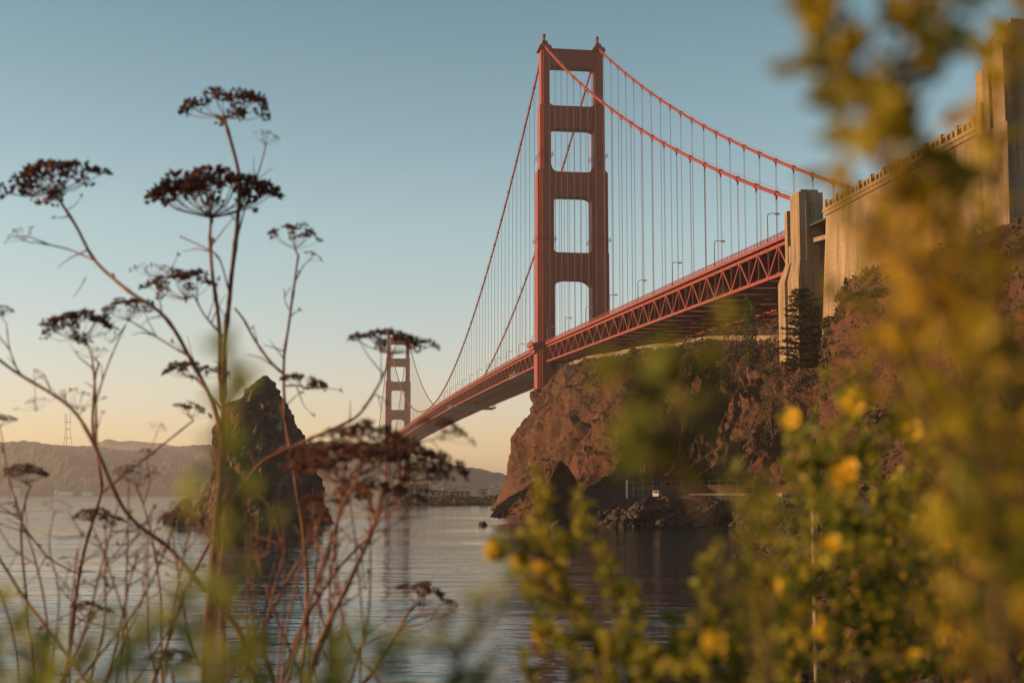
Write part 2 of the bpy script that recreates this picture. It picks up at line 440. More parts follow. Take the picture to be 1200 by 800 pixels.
# road on the terrace: the terrain's own grid lifted a few centimetres
ra, rb = int(np.argmin(np.abs(np.array(cols) - 5.15))), int(np.argmin(np.abs(np.array(cols) - 12.3)))
r0, r1 = int(np.argmin(np.abs(np.array(rows) - 2.45))), int(np.argmin(np.abs(np.array(rows) - 2.93)))
sub = G[ra:rb, r0:r1 + 1].copy(); sub[..., 2] += 0.06
ii = np.arange(sub.shape[0] * sub.shape[1]).reshape(sub.shape[:2])
me = bpy.data.meshes.new('road')
me.from_pydata(sub.reshape(-1, 3).tolist(), [], np.stack([ii[:-1, :-1], ii[1:, :-1], ii[1:, 1:], ii[:-1, 1:]], -1).reshape(-1, 4).tolist())
me.materials.append(M['asphalt']); o = bpy.data.objects.new('road', me); COL.objects.link(o); tag(o, kind='structure')

# far shore: wooded hills of the city side
def hill_top(px):
    return np.interp(px, [-900, -300, 0, 40, 80, 120, 160, 200, 240, 300, 380, 440, 470, 520, 545, 560, 580, 600, 640, 700, 900, 1500],
                     [535, 520, 521, 519, 523, 525, 528, 527, 526, 523, 522, 525, 533, 545, 550, 553, 557, 560, 562, 556, 545, 530])
def far_land(name, pxs, shore, ridge, topf, seed, rough, m):
    mb = MB(); K = 26
    n = len(pxs)
    for i, px in enumerate(pxs):
        S, Rg = shore(px), ridge(px)
        for k in range(K + 6):
            f = k / K
            Y = S + (Rg - S) * f if f <= 1 else Rg + (f - 1) * (Rg - S) * 2
            x = (px - 600) / F * Y
            top = (HZ - topf(px)) / F * Rg + CAMH
            prof = (1 - (1 - min(f, 1)) ** 1.7) if f <= 1 else max(0.0, 1 - (f - 1) * 1.2)
            z = top * prof * (0.86 + 0.14 * prof)
            q = Vector((x * 0.004, Y * 0.004, seed))
            z += (mn.fractal(q, 0.8, 2.1, 4) * 26 * rough * min(1, f * 3) * (1 if f < 0.93 else 0.25))
            z += mn.fractal(Vector((x * 0.05, Y * 0.05, seed)), 0.6, 2, 3) * 4.5 * rough * min(1, f * 6)
            if k == 0: z = -2
            mb.v.append(Vector((x, Y, z if k == 0 else max(z, 0.8))))
    KK = K + 6
    for i in range(n - 1):
        for k in range(KK - 1):
            a = i * KK + k
            mb.f.append((a, a + KK, a + KK + 1, a + 1))
    return tag(mb.build(name, m), kind='structure')
far_land('hills', np.arange(-900, 1500, 2.5), lambda p: float(np.interp(p, [-900, 250, 430, 520, 1500], [3900, 3600, 2900, 2450, 2450])),
         lambda p: float(np.interp(p, [-900, 250, 430, 520, 1500], [5200, 5000, 4000, 3300, 3300])), hill_top, 3.0, 1.0, M['hill'])
far_land('far_mountain', np.arange(-200, 420, 4), lambda p: 9000.0, lambda p: 11000.0,
         lambda p: float(np.interp(p, [-200, 60, 105, 118, 126, 140, 160, 190, 230, 420], [540, 532, 524, 519, 514.5, 518, 517.5, 521, 527, 540])), 8.0, 1.0, M['hill'])

# ------------------------------------------------------------------ the bridge
T0 = Vector((29.7, 670, 0))
D = Vector((-194, 1294, 0)).normalized()
E = Vector((-D.y, D.x, 0))          # towards the sunny side (left in the photograph)
SPAN, SIDE = 1308.0, 355.0
def B(u, v, z): return T0 + D * u + E * v + Vector((0, 0, z))
AX = (D, E, Vector((0, 0, 1)))
def deck_z(u):
    if u < 0: return 79.3 + u * 0.030
    if u > SPAN: return 79.3 - (u - SPAN) * 0.030
    k = u / SPAN; return 79.3 + 4 * 5.0 * k * (1 - k)
CV = 13.7
def cable_z(u):
    if 0 <= u <= SPAN:
        k = u / SPAN; return 231.0 - 4 * 144.0 * k * (1 - k)
    d = -u if u < 0 else u - SPAN
    k = d / SIDE
    return 231.0 + (75.0 - 231.0) * k - 4 * 9.5 * k * (1 - k)
bridge = empty('suspension_bridge', (T0.x, T0.y, 0), 'long orange red suspension bridge with two tall portal towers, spanning the bay', 'bridge')

def leg_poly(a, b, n):
    q = [(a, b - 2 * n), (a - n, b - 2 * n), (a - n, b - n), (a - 2 * n, b - n), (a - 2 * n, b)]
    pts = q + [(-x, y) for x, y in reversed(q)] + [(-x, -y) for x, y in q] + [(x, -y) for x, y in reversed(q)]
    return pts
TIERS = [(-6, 79, 9.2, 14.5), (79, 125, 8.6, 13.2), (125, 165.7, 8.2, 12), (165.7, 199.3, 5.5, 10.6), (199.3, 227.4, 4.2, 9.2)]
for u0 in (0, SPAN):
    base = MB(); belts = []; braces = []
    for s in (-1, 1):          # narrow service walkways belted round the legs
        for z in (131.0, 173.5):
            bl_ = MB(); belts.append(bl_)
            w = (8.2 if z < 165 else 5.5)
            for k in (0, 1.1):
                for (du, dv, su, sw) in ((6.9, 0, .12, w + 1.6), (-6.9, 0, .12, w + 1.6), (0, w / 2 + .8, 13.8, .12), (0, -w / 2 - .8, 13.8, .12)):
                    bl_.box(B(u0 + du, s * CV + dv, z + k), su, sw, 0.14 if k else 0.3, AX)
    for s in (-1, 1):          # bracing below the roadway
        q = MB(); q.beam(B(u0, -s * 9, 20), B(u0, s * 9, 64), 3, 3 + .2 * s); braces.append(q)
    base.box(B(u0, 0, 66), 8, 18, 5, AX)
    tw = base.build('tower', M['orange'], bridge)
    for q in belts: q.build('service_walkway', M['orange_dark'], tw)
    for q in braces: q.build('cross_brace', M['orange'], tw)
    for s in (-1, 1):
        lg = MB()
        for (z0, z1, w, d) in TIERS:
            n = w * 0.115
            lg.prism(leg_poly(w / 2, d / 2, n), z0, z1, lambda a, b, z, s=s: B(u0 + b, s * CV + a, z))
            lg.prism(leg_poly(w / 2 - .35, d / 2 - .35, n), z1, z1 + 0.9, lambda a, b, z, s=s: B(u0 + b, s * CV + a, z), 0.93)
            # raised vertical ribs on the long faces
            for q in (-1, 1):
                for off in (-.22, .22):
                    lg.box(B(u0 + q * (d / 2 + .12), s * CV + off * w, (z0 + z1) / 2 - 1), 0.3, 0.42, z1 - z0 - 3, AX)
        lg.build('leg', M['orange'], tw)
        cp = MB()
        cp.prism([(3.3, 5.0), (-3.3, 5.0), (-3.3, -5.0), (3.3, -5.0)], 228.3, 230.2, lambda a, b, z, s=s: B(u0 + b, s * CV + a, z), 0.8)
        cp.prism([(1.9, 3.4), (-1.9, 3.4), (-1.9, -3.4), (1.9, -3.4)], 230.2, 232.8, lambda a, b, z, s=s: B(u0 + b, s * CV + a, z), 0.6)
        cp.build('cable_saddle', M['orange'], tw)
        bc = MB(); bc.tube([B(u0, s * CV, 232.8), B(u0, s * CV, 235.4)], [0.75, 0.55], 8); bc.tube([B(u0, s * CV, 235.4), B(u0, s * CV, 236.8)], [0.9, 0.7], 8)
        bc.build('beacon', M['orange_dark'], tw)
    for (zb, zt, fb, ft) in ((219.3, 228.6, 3.2, 0.0), (187.6, 199.3, 3.6, 2.8), (153.0, 165.7, 4.4, 3.0), (111.4, 125.0, 6.6, 3.2)):
        w = 13.7 - {219.3: 4.2, 187.6: 5.5, 153.0: 8.2, 111.4: 8.6}[zb] / 2 + 0.9
        pts = []
        def fillet(cx, cz, r, a0, a1):
            return [(cx + r * cos(a0 + (a1 - a0) * k / 6), cz + r * sin(a0 + (a1 - a0) * k / 6)) for k in range(7)]
        # outline from lower left corner, fillets run into the legs
        low = fillet(-w + fb, zb - fb, fb, pi, pi / 2) + fillet(w - fb, zb - fb, fb, pi / 2, 0)
        up = (fillet(w - ft, zt + ft, ft, 0, -pi / 2) + fillet(-w + ft, zt + ft, ft, -pi / 2, -pi)) if ft else [(w, zt), (-w, zt)]
        poly = [(-w - 1.2, low[0][1])] + low + [(w + 1.2, low[-1][1]), (w + 1.2, up[0][1])] + up + [(-w - 1.2, up[-1][1])]
        st = MB(); n = len(poly)
        st.add([B(u0 - 3.2, a, z) for a, z in poly] + [B(u0 + 3.2, a, z) for a, z in poly],
               [tuple(range(n)), tuple(reversed(range(n, 2 * n)))] + [(i, n + i, n + (i + 1) % n, (i + 1) % n) for i in range(n)])
        k = int((2 * w - 2) / 2.3)
        for q in (-1, 1):      # fluted panels
            for j in range(k):
                v = (j - (k - 1) / 2) * 2.3
                st.box(B(u0 + q * 3.35, v, (zb + zt) / 2), 0.5, 1.1, (zt - zb) * 0.78, AX)
            st.box(B(u0 + q * 3.3, 0, zt - .5), 0.7, 2 * w, 0.7, AX); st.box(B(u0 + q * 3.3, 0, zb + .5), 0.7, 2 * w, 0.7, AX)
        st.build('portal_strut', M['orange'], tw)
    for s in (-1, 1):          # walkway bay that passes round the leg at deck level
        dz = deck_z(u0)
        wb = MB()
        wb.box(B(u0, s * 19.6, dz - .4), 17, 3.4, 1.0, AX); wb.box(B(u0, s * 19.4, dz - 1.8), 13, 2.4, 1.8, AX); wb.box(B(u0, s * 19.0, dz - 3.6), 9, 1.4, 1.8, AX)
        for k in range(9): wb.box(B(u0 - 8.3 + k * 2.075, s * 21.2, dz + .7), .16, .16, 1.3, AX)
        wb.box(B(u0, s * 21.2, dz + 1.35), 17, .2, .16, AX); wb.box(B(u0, s * 21.2, dz + .75), 17, .1, .7, AX)
        wb.build('walkway_bay', M['orange'], tw)
    pr = MB(); pr.prism(leg_poly(28, 16, 4), -8, 5.5, lambda a, b, z: B(u0 + b, a, z)); pr.build('pier', M['concrete'], tw)

# cables
for s in (1, -1):
    cb = MB()
    us = list(np.concatenate([np.arange(-SIDE, 0, 5.08), np.arange(0, SPAN, 7.62), np.arange(SPAN, SPAN + SIDE + 1, 12)]))
    cb.tube([B(u, s * CV, cable_z(u)) for u in us], 0.52, 8)
    for k in range(1, 23):
        u = -15.3 * k
        a, b_ = B(u - .7, s * CV, cable_z(u - .7)), B(u + .7, s * CV, cable_z(u + .7))
        cb.tube([a, b_], 0.74, 8)
        cb.beam(B(u, s * CV, cable_z(u)), B(u, s * CV, cable_z(u) - 1.6), .45)
    for k in range(1, 86):
        u = 15.2 * k
        cb.tube([B(u - .7, s * CV, cable_z(u - .7)), B(u + .7, s * CV, cable_z(u + .7))], 0.74, 6)
    # hand ropes above the cable
    for q in (-.55, .55):
        cb.tube([B(u, s * CV + q, cable_z(u) + 1.25) for u in us if u < 500], 0.05, 3, False)
    cb.build('main_cable', M['orange'], bridge)
# suspender ropes
def suspender(mbx, u, s, r):
    for q in (-.42, .42):
        mbx.tube([B(u + q, s * CV, deck_z(u) - .6), B(u + q, s * CV, cable_z(u) - .4)], r, 5, False)
spots = [(-15.3 * k, s) for k in range(1, 23) for s in (1, -1)] + [(15.2 * k, s) for k in range(1, 29) for s in (1, -1)]
for u, s in spots:
    q = MB(); suspender(q, u, s, 0.058); q.build('suspender_rope', M['rope'], bridge)
rest = MB()
for k in range(29, 86):
    for s in (1, -1): suspender(rest, 15.2 * k, s, 0.075)
for k in range(1, 23):
    for s in (1, -1): suspender(rest, SPAN + 15.3 * k, s, 0.08)
tag(rest.build('suspender_ropes', M['rope'], bridge), kind='stuff')
# deck and trusses
U0, U1, PAN = -353.0, SPAN + SIDE, 7.65
us = [U0 + PAN * i for i in range(int((U1 - U0) / PAN) + 1)]
def ribbon(mbx, v0, v1, zoff, th, us=us):
    o = len(mbx.v)
    for u in us:
        z = deck_z(u) + zoff
        mbx.v.extend([B(u, v0, z), B(u, v1, z), B(u, v1, z - th), B(u, v0, z - th)])
    for i in range(len(us) - 1):
        a = o + i * 4
        for j in range(4):
            mbx.f.append((a + j, a + (j + 1) % 4, a + 4 + (j + 1) % 4, a + 4 + j))
us_all = [-440.0 + PAN * i for i in range(12)] + us
dk = MB(); ribbon(dk, -9.5, 9.5, -0.25, 0.5, us_all); dk.build('roadway_deck', M['asphalt'], bridge)
for s in (1, -1):
    sw = MB(); ribbon(sw, s * 9.55, s * 14.7, 0.0, 0.4, [u for u in us_all if u > -377 or u in us] ); sw.build('sidewalk', M['asphalt'], bridge)
    fa = MB(); ribbon(fa, s * 14.75, s * 15.1, 0.15, 0.9); fa.build('fascia_girder', M['orange'], bridge)
    rl = MB()
    for z, t in ((1.25, .16), (.95, .07), (.7, .07), (.45, .07)): ribbon(rl, s * 14.85, s * 15.0, z, t)
    for u in np.arange(U0, 420, 2.55):
        rl.box(B(u, s * 14.92, deck_z(u) + .7), .18, .14, 1.1, AX)
    for u in np.arange(420, U1, 7.65):
        rl.box(B(u, s * 14.92, deck_z(u) + .7), .25, .14, 1.1, AX)
    rl.build('railing', M['orange'], bridge)
    tr = MB()
    v = s * 13.7
    ribbon(tr, v - .42, v + .42, -1.0, .85); ribbon(tr, v - .42, v + .42, -8.3, .85)
    for i, u in enumerate(us[:-1]):
        zt, zb = deck_z(u) - 1.5, deck_z(u) - 8.6
        u2 = us[i + 1]; zt2, zb2 = deck_z(u2) - 1.5, deck_z(u2) - 8.6
        tr.beam(B(u, v, zt), B(u, v, zb), .42, .42)
        if i % 2 == 0: tr.beam(B(u, v, zt), B(u2, v, zb2), .58, .5)
        else: tr.beam(B(u, v, zb), B(u2, v, zt2), .58, .5)
        if u < 300:          # gusset plates at the nodes
            tr.box(B(u, v + s * .45, zt), 1.5 if i % 2 == 0 else .9, .06, 1.1, AX); tr.box(B(u, v + s * .45, zb), .9 if i % 2 == 0 else 1.5, .06, 1.1, AX)
    tr.build('stiffening_truss', M['orange'], bridge)
fb = MB()
for i, u in enumerate(us[:-1]):
    z = deck_z(u); u2 = us[i + 1]; z2 = deck_z(u2)
    fb.box(B(u, 0, z - 1.9), .5, 26.5, 1.9, AX)
    fb.box(B(u, 0, z - 8.6), .45, 26.5, .5, AX)
    if i % 2 == 0:
        fb.beam(B(u, -13.3, z - 8.6), B(u2, 0, z2 - 8.6), .5); fb.beam(B(u, 13.3, z - 8.6), B(u2, 0, z2 - 8.6), .5)
    else:
        fb.beam(B(u, 0, z - 8.6), B(u2, 13.3, z2 - 8.6), .5); fb.beam(B(u, 0, z - 8.6), B(u2, -13.3, z2 - 8.6), .5)
    fb.beam(B(u, -13.3, z - 8.4), B(u, -4, z - 2.4), .35); fb.beam(B(u, 13.3, z - 8.4), B(u, 4, z - 2.4), .35)
for v in (-8, -4, 0, 4, 8): ribbon(fb, v - .2, v + .2, -.8, .9)
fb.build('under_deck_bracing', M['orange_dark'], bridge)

# lamp posts on the roadway edge
lp, lh = MB(), MB()
h = 8.0
lp.tube([Vector((0, 0, -.3)), Vector((0, 0, h - 1)), Vector((0, -.12, h - .45)), Vector((0, -.5, h - .1)), Vector((0, -1.1, h)), Vector((0, -2.0, h))], [.17, .13, .12, .11, .1, .09], 7)
lp.tube([Vector((0, 0, -.3)), Vector((0, 0, 1.1))], [.3, .22], 8)
lh.add([Vector((x, y, z)) for x, y, z in ((-.3, -1.9, h + .12), (.3, -1.9, h + .12), (.3, -3.1, h + .12), (-.3, -3.1, h + .12), (-.42, -1.8, h - .28), (.42, -1.8, h - .28), (.42, -3.2, h - .28), (-.42, -3.2, h - .28))],
       [(0, 1, 2, 3), (7, 6, 5, 4), (0, 4, 5, 1), (1, 5, 6, 2), (2, 6, 7, 3), (3, 7, 4, 0)])
lamp0 = empty('street_lamp', (0, 0, 0)); lp.build('pole', M['lamp_metal'], lamp0); lh.build('lamp_head', M['glass_lamp'], lamp0)
ORD = ['first', 'second', 'third', 'fourth', 'fifth', 'sixth', 'seventh', 'eighth', 'ninth', 'tenth', 'eleventh', 'twelfth', 'thirteenth', 'fourteenth', 'fifteenth', 'sixteenth']
def copy_thing(o):
    c = o.copy(); COL.objects.link(c)
    for ch in list(o.children):
        d = ch.copy(); COL.objects.link(d); d.parent = c
        for g in list(ch.children):
            e = g.copy(); COL.objects.link(e); e.parent = d
    return c
yaw = math.atan2(D.y, D.x)
k = 0
for side in (1, -1):
    n_side = 0; n_main = 0
    for j in range(20):
        u = -331 + 45.75 * j + (22 if side < 0 else 0)
        if abs(u) < 6: continue
        if side < 0 and u > 0: break
        o = lamp0 if k == 0 else copy_thing(lamp0)
        k += 1
        o.location = B(u, side * 14.2, deck_z(u)); o.rotation_euler = (0, 0, yaw + (0 if side > 0 else pi))
        edge = 'sunny near edge' if side > 0 else 'far edge'
        if u < 0:
            lab = f'{ORD[n_side]} hooked lamp post from the concrete pylon on the {edge} of the deck'; n_side += 1
        else:
            lab = f'{ORD[n_main]} hooked lamp post beyond the near tower on the {edge} of the deck'; n_main += 1
        tag(o, lab, 'lamp post', 'lamp posts along the bridge deck')

# inspection platforms hung under the deck
for (u, label) in ((70, 'steel inspection platform hung under the deck just beyond the near tower'), (400, 'low scaffold platform hung under the deck towards the far tower')):
    z = deck_z(u) - 9.4
    t = empty('inspection_platform', B(u, 0, z - 2.2), label, 'platform', 'inspection platforms under the bridge')
    fl = MB(); fl.box(B(u, 1.5, z - 2), 26, 35, .35, AX); fl.build('floor', M['steel'], t)
    rr = MB()
    for q in (-17, 0, 18):
        for a in np.arange(-12.9, 13, 3.2): rr.box(B(u + a, 1.5 + q, z - .9), .2, .2, 1.9, AX)
        for hh in (.0, .9): rr.box(B(u, 1.5 + q, z - .9 + hh), 26, .16, .16, AX)
    for a in (-12.9, 12.9):
        rr.box(B(u + a, 1.5, z), .16, 35, .16, AX)
        for q in np.arange(-15, 19, 4): rr.box(B(u + a, 1.5 + q, z - .9), .2, .2, 1.9, AX)
    rr.build('guard_rail', M['steel'], t)
    hg = MB()
    for a in (-11, 11):
        for q in (-13, 14): hg.beam(B(u + a, q, z - 2), B(u + a, q, z + 2), .3)
    hg.build('hanger', M['steel'], t)

# concrete pylons and anchorage
def S_(s, v, z): return B(-s, v, z)
def pylon(name_label, s0, s1, vs, base_z, levels, group):
    """levels: (z0, z1, s_in, v_out, v_in) blocks stepping up"""
    t = empty('concrete_pylon', S_((s0 + s1) / 2, 0, base_z), name_label, 'pylon', group)
    return t
def sblock(mbx, s0, s1, v0, v1, z0, z1, top=1.0, dv=0.0):
    """block s0..s1 along the bridge, v0..v1 across; dv widens its foot outward on the v1 side"""
    mbx.add([S_(s0, v0, z0), S_(s1, v0, z0), S_(s1, v1 + dv, z0), S_(s0, v1 + dv, z0), S_(s0, v0, z1), S_(s1, v0, z1), S_(s1, v1, z1), S_(s0, v1, z1)],
            [(0, 3, 2, 1), (4, 5, 6, 7), (0, 1, 5, 4), (1, 2, 6, 5), (2, 3, 7, 6), (3, 0, 4, 7)])
def taper(mbx, lo, hi):
    (a0, a1, b0, b1, z0), (c0_, c1_, d0, d1, z1) = lo, hi
    mbx.add([S_(a0, b0, z0), S_(a1, b0, z0), S_(a1, b1, z0), S_(a0, b1, z0), S_(c0_, d0, z1), S_(c1_, d0, z1), S_(c1_, d1, z1), S_(c0_, d1, z1)],
            [(0, 3, 2, 1), (4, 5, 6, 7), (0, 1, 5, 4), (1, 2, 6, 5), (2, 3, 7, 6), (3, 0, 4, 7)])
for sd, lab in ((1, 'stepped concrete pylon with lit flank where the truss ends, sunny side'), (-1, 'stepped concrete pylon where the truss ends, shaded far side')):
    t = empty('concrete_pylon', S_(360, sd * 15, 0), lab, 'pylon', 'concrete pylons at the truss end')
    sh = MB()
    def vb(a, b): return (sd * a, sd * b)
    sblock(sh, 354.4, 361.6, *vb(10.6, 17.8), 20, 56.0)
    taper(sh, (354.4, 361.6, *vb(10.6, 17.8), 56.0), (355.0, 361.0, *vb(11.2, 17.0), 60.5))
    sblock(sh, 355.0, 361.0, *vb(11.2, 17.0), 60.5, 76.2)
    sblock(sh, 355.8, 360.2, *vb(12.0, 16.2), 76.2, 77.0)
    sh.build('shaft', M['concrete'], t)
    bt = MB()
    sblock(bt, 351.9, 353.6, *vb(12.9, 17.3), 60.5, 73.2); sblock(bt, 353.6, 354.98, *vb(12.9, 15.2), 60.5, 72.6); sblock(bt, 353.62, 354.96, *vb(15.22, 17.1), 60.5, 64.6); taper(bt, (349.8, 354.36, *vb(12.5, 18.5), 56.0), (351.9, 354.96, *vb(12.9, 17.3), 60.5)); sblock(bt, 349.8, 354.36, *vb(12.5, 18.5), 20, 56.0)
    bt.build('buttress', M['concrete'], t)
    rib = MB()
    for q in (12.4, 14.6): sblock(rib, 361.02, 361.35, *vb(q, q + 1.0), 60, 74)
    rib.build('fluting', M['concrete'], t)
    # short strut linking it to the anchorage
    bm_ = MB(); bm_.beam(S_(361.5, sd * 13.5, 64.8), S_(377.4, sd * 13.5, 63.6), 1.0); bm_.build('link_strut', M['concrete'], t)
anc = empty('anchorage_wall', S_(409, 0, 0), 'tall sunlit concrete anchorage wall with battered face and balustrade', 'wall')
w = MB()
w.add([S_(377.4 - 1.6, -17, 15), S_(448.3, -17, 15), S_(448.3, 19.6, 15), S_(377.4 - 1.6, 19.6, 15), S_(377.4, -17, 68.0), S_(448.3, -17, 68.0), S_(448.3, 17, 68.0), S_(377.4, 17, 68.0)],
      [(0, 3, 2, 1), (4, 5, 6, 7), (0, 1, 5, 4), (1, 2, 6, 5), (2, 3, 7, 6), (3, 0, 4, 7)])
w.build('wall_body', M['concrete'], anc)
ew = MB(); sblock(ew, 364.6, 375.7, -10.4, 10.4, 15, 67.2); ew.build('abutment', M['concrete'], anc)
for sd in (1, -1):
    cp = MB(); sblock(cp, 376.8, 448.3, sd * 16.2, sd * 17.7, 68.02, 68.7); sblock(cp, 377.1, 448.3, sd * 16.4, sd * 17.45, 67.2, 68.0 - .02); cp.build('cornice', M['concrete'], anc)
    bl = MB(); sblock(bl, 377, 448.3, sd * 16.7, sd * 17.1, 70.0, 70.35)
    for q in np.arange(377.2, 448.3, 2.05): sblock(bl, q, q + .75, sd * 16.6, sd * 17.2, 68.71, 70.0)
    for q in np.arange(377.0, 448.3, 6.15): sblock(bl, q, q + 1.0, sd * 16.4, sd * 17.4, 68.71, 70.7)
    bl.build('balustrade', M['concrete'], anc)
K0 = 7.3
for sd, lab in ((1, 'tallest stepped concrete pylon beside the near end of the anchorage wall'), (-1, 'twin of the tallest concrete pylon, across the roadway')):
    t = empty('concrete_pylon', S_(448 + K0, sd * 15, 0), lab, 'pylon', 'concrete pylons at the near end')
    sh = MB()
    def vb(a, b): return (sd * a, sd * b)
    sblock(sh, 441.1 + K0, 452.2 + K0, *vb(9, 19.0), 10, 66.0, 1, sd * 1.0)
    sblock(sh, 444.2 + K0, 451.8 + K0, *vb(9.4, 18.4), 66.0, 80.6); taper(sh, (444.4 + K0, 451.7 + K0, *vb(9.6, 18.3), 80.6), (448.4 + K0, 451.5 + K0, *vb(10.5, 17.8), 82.4)); sblock(sh, 448.6 + K0, 451.4 + K0, *vb(11, 17.2), 82.4, 83.2)
    sh.build('shaft', M['concrete'], t)
    bt = MB(); sblock(bt, 440.9 + K0, 444.16 + K0, *vb(14, 18.2), 66.02, 77.2); sblock(bt, 441.6 + K0, 443.4 + K0, *vb(18.22, 18.7), 66.02, 71.5)
    sblock(bt, 445.2 + K0, 446.6 + K0, *vb(18.42, 18.9), 66.02, 75.5); sblock(bt, 448.6 + K0, 451.7 + K0, *vb(18.42, 19.0), 66.02, 79.0)
    bt.build('buttress', M['concrete'], t)

# ------------------------------------------------------------------ sea stack and shore rocks
def rock(name, cx, cy, levels, seed, m, label, cat='rock', group=None, nseg=120, nlev=110, amp=1.6):
    """levels: (z, x_left, x_right, depth) rings"""
    L = np.array(levels, float); mb = MB()
    for k in range(nlev + 1):
        z = L[0, 0] + (L[-1, 0] - L[0, 0]) * k / nlev
        xl, xr, dp = (np.interp(z, L[:, 0], L[:, j]) for j in (1, 2, 3))
        for j in range(nseg):
            a = 2 * pi * j / nseg
            ca, sa = cos(a), sin(a)
            x = (xl + xr) / 2 + (xr - xl) / 2 * math.copysign(abs(ca) ** 0.85, ca); y = dp / 2 * math.copysign(abs(sa) ** 0.85, sa)
            p = Vector((cx + x, cy + y, z))
            q = p + Vector((seed * 17.3, 0, 0))
            d = mn.ridged_multi_fractal(Vector((q.x * .16, q.y * .16, q.z * .09)), .9, 2.1, 5, 1, 2) - 1.1
            vv = mn.voronoi(Vector((q.x * .16 + q.z * .05, q.y * .16, q.z * .09)))[0]; vw = mn.voronoi(Vector((q.x * .5 - q.z * .12, q.y * .5, q.z * .3)))[0]
            d = d * amp * .6 + mn.fractal(q * .5, .7, 2.1, 4) * amp * .3 + mn.noise(q * 0.09) * amp * .9 + (1.7 * (vv[1] - vv[0]) + .6 * (vw[1] - vw[0]) - .9) * amp
            wgt = min(1.0, (xr - xl) / 8 + .15)
            dirv = Vector((ca, sa, 0.15))
            mb.v.append(p + dirv * d * wgt)
    for k in range(nlev):
        for j in range(nseg):
            a, b_ = k * nseg + j, k * nseg + (j + 1) % nseg
            mb.f.append((a, b_, b_ + nseg, a + nseg))
    mb.f.append(tuple(nlev * nseg + j for j in range(nseg)))
    o = mb.build(name, m); tag(o, label, cat, group); return o
M['stack'] = mat('stack_rock', (0.06, 0.038, 0.028), 0.92, col2=(0.155, 0.098, 0.068), vscale=0.16, bump=0.9, bscale=0.9, contrast=(0.42, 0.62))
def stack_moss():
    m = M['stack']; nt = m.node_tree; b = nt.nodes['Principled BSDF']
    ramp = [n for n in nt.nodes if n.type == 'VALTORGB'][0]
    tc = nt.nodes.new('ShaderNodeTexCoord'); sep = nt.nodes.new('ShaderNodeSeparateXYZ'); nt.links.new(tc.outputs['Object'], sep.inputs[0])
    n = nt.nodes.new('ShaderNodeTexNoise'); n.inputs['Scale'].default_value = .25; n.inputs['Detail'].default_value = 6; nt.links.new(tc.outputs['Object'], n.inputs['Vector'])
    ad = nt.nodes.new('ShaderNodeMath'); ad.operation = 'MULTIPLY_ADD'; ad.inputs[1].default_value = 18; nt.links.new(n.outputs[0], ad.inputs[0]); nt.links.new(sep.outputs[2], ad.inputs[2])
    mr = nt.nodes.new('ShaderNodeMapRange'); mr.inputs[1].default_value = 38; mr.inputs[2].default_value = 44; mr.inputs[4].default_value = .8; nt.links.new(ad.outputs[0], mr.inputs[0])
    mx = nt.nodes.new('ShaderNodeMixRGB'); nt.links.new(mr.outputs[0], mx.inputs[0]); nt.links.new(ramp.outputs[0], mx.inputs[1]); mx.inputs[2].default_value = (.07, .06, .025, 1)
    # pale bird droppings on the ledges
    n3 = nt.nodes.new('ShaderNodeTexNoise'); n3.inputs['Scale'].default_value = .5; n3.inputs['Detail'].default_value = 7
    mp3 = nt.nodes.new('ShaderNodeMapping'); mp3.inputs['Scale'].default_value = (1.2, 1, .4); nt.links.new(tc.outputs['Object'], mp3.inputs[0]); nt.links.new(mp3.outputs[0], n3.inputs['Vector'])
    r3_ = nt.nodes.new('ShaderNodeMapRange'); r3_.inputs[1].default_value = .63; r3_.inputs[2].default_value = .70; r3_.inputs[4].default_value = .75; nt.links.new(n3.outputs[0], r3_.inputs[0])
    mx3 = nt.nodes.new('ShaderNodeMixRGB'); nt.links.new(r3_.outputs[0], mx3.inputs[0]); nt.links.new(mx.outputs[0], mx3.inputs[1]); mx3.inputs[2].default_value = (.36, .32, .27, 1); mx = mx3
    mr2 = nt.nodes.new('ShaderNodeMapRange'); mr2.inputs[1].default_value = .8; mr2.inputs[2].default_value = 2.5; mr2.inputs[3].default_value = .85; mr2.inputs[4].default_value = 0; nt.links.new(sep.outputs[2], mr2.inputs[0])
    mx2 = nt.nodes.new('ShaderNodeMixRGB'); nt.links.new(mr2.outputs[0], mx2.inputs[0]); nt.links.new(mx.outputs[0], mx2.inputs[1]); mx2.inputs[2].default_value = (.02, .018, .014, 1)
    nt.links.new(mx2.outputs[0], b.inputs['Base Color'])
stack_moss()
SY = 318.0
def sx(px): return (px - 600) / F * SY
def sz(py): return CAMH + (HZ - py) / F * SY
c0 = sx(308)
rock('sea_stack', c0, SY, [(-3, sx(215) - c0, sx(392) - c0, 26), (1.5, sx(224) - c0, sx(386) - c0, 24), (sz(570), sx(238) - c0, sx(379) - c0, 21), (sz(530), sx(244) - c0, sx(366) - c0, 18), (sz(500), sx(252) - c0, sx(349) - c0, 15),
      (sz(478), sx(262) - c0, sx(341) - c0, 12), (sz(460), sx(283) - c0, sx(329) - c0, 7.5), (sz(447), sx(297) - c0, sx(320) - c0, 4.5), (sz(440), sx(305) - c0, sx(314) - c0, 2)], 1, M['stack'],
     'tall pointed sea stack with mossy summit standing in the bay', 'sea stack')
rock('shore_rock', sx(222), SY - 2, [(-2, -5.5, 3, 6), (1.5, -4.2, 2.6, 5), (3.6, -2.5, 1.5, 3.5), (5.6, -.8, .9, 1.5)], 5, M['stack'], 'low craggy rock in the water beside the foot of the sea stack', 'rock', None, 40, 30, .9)
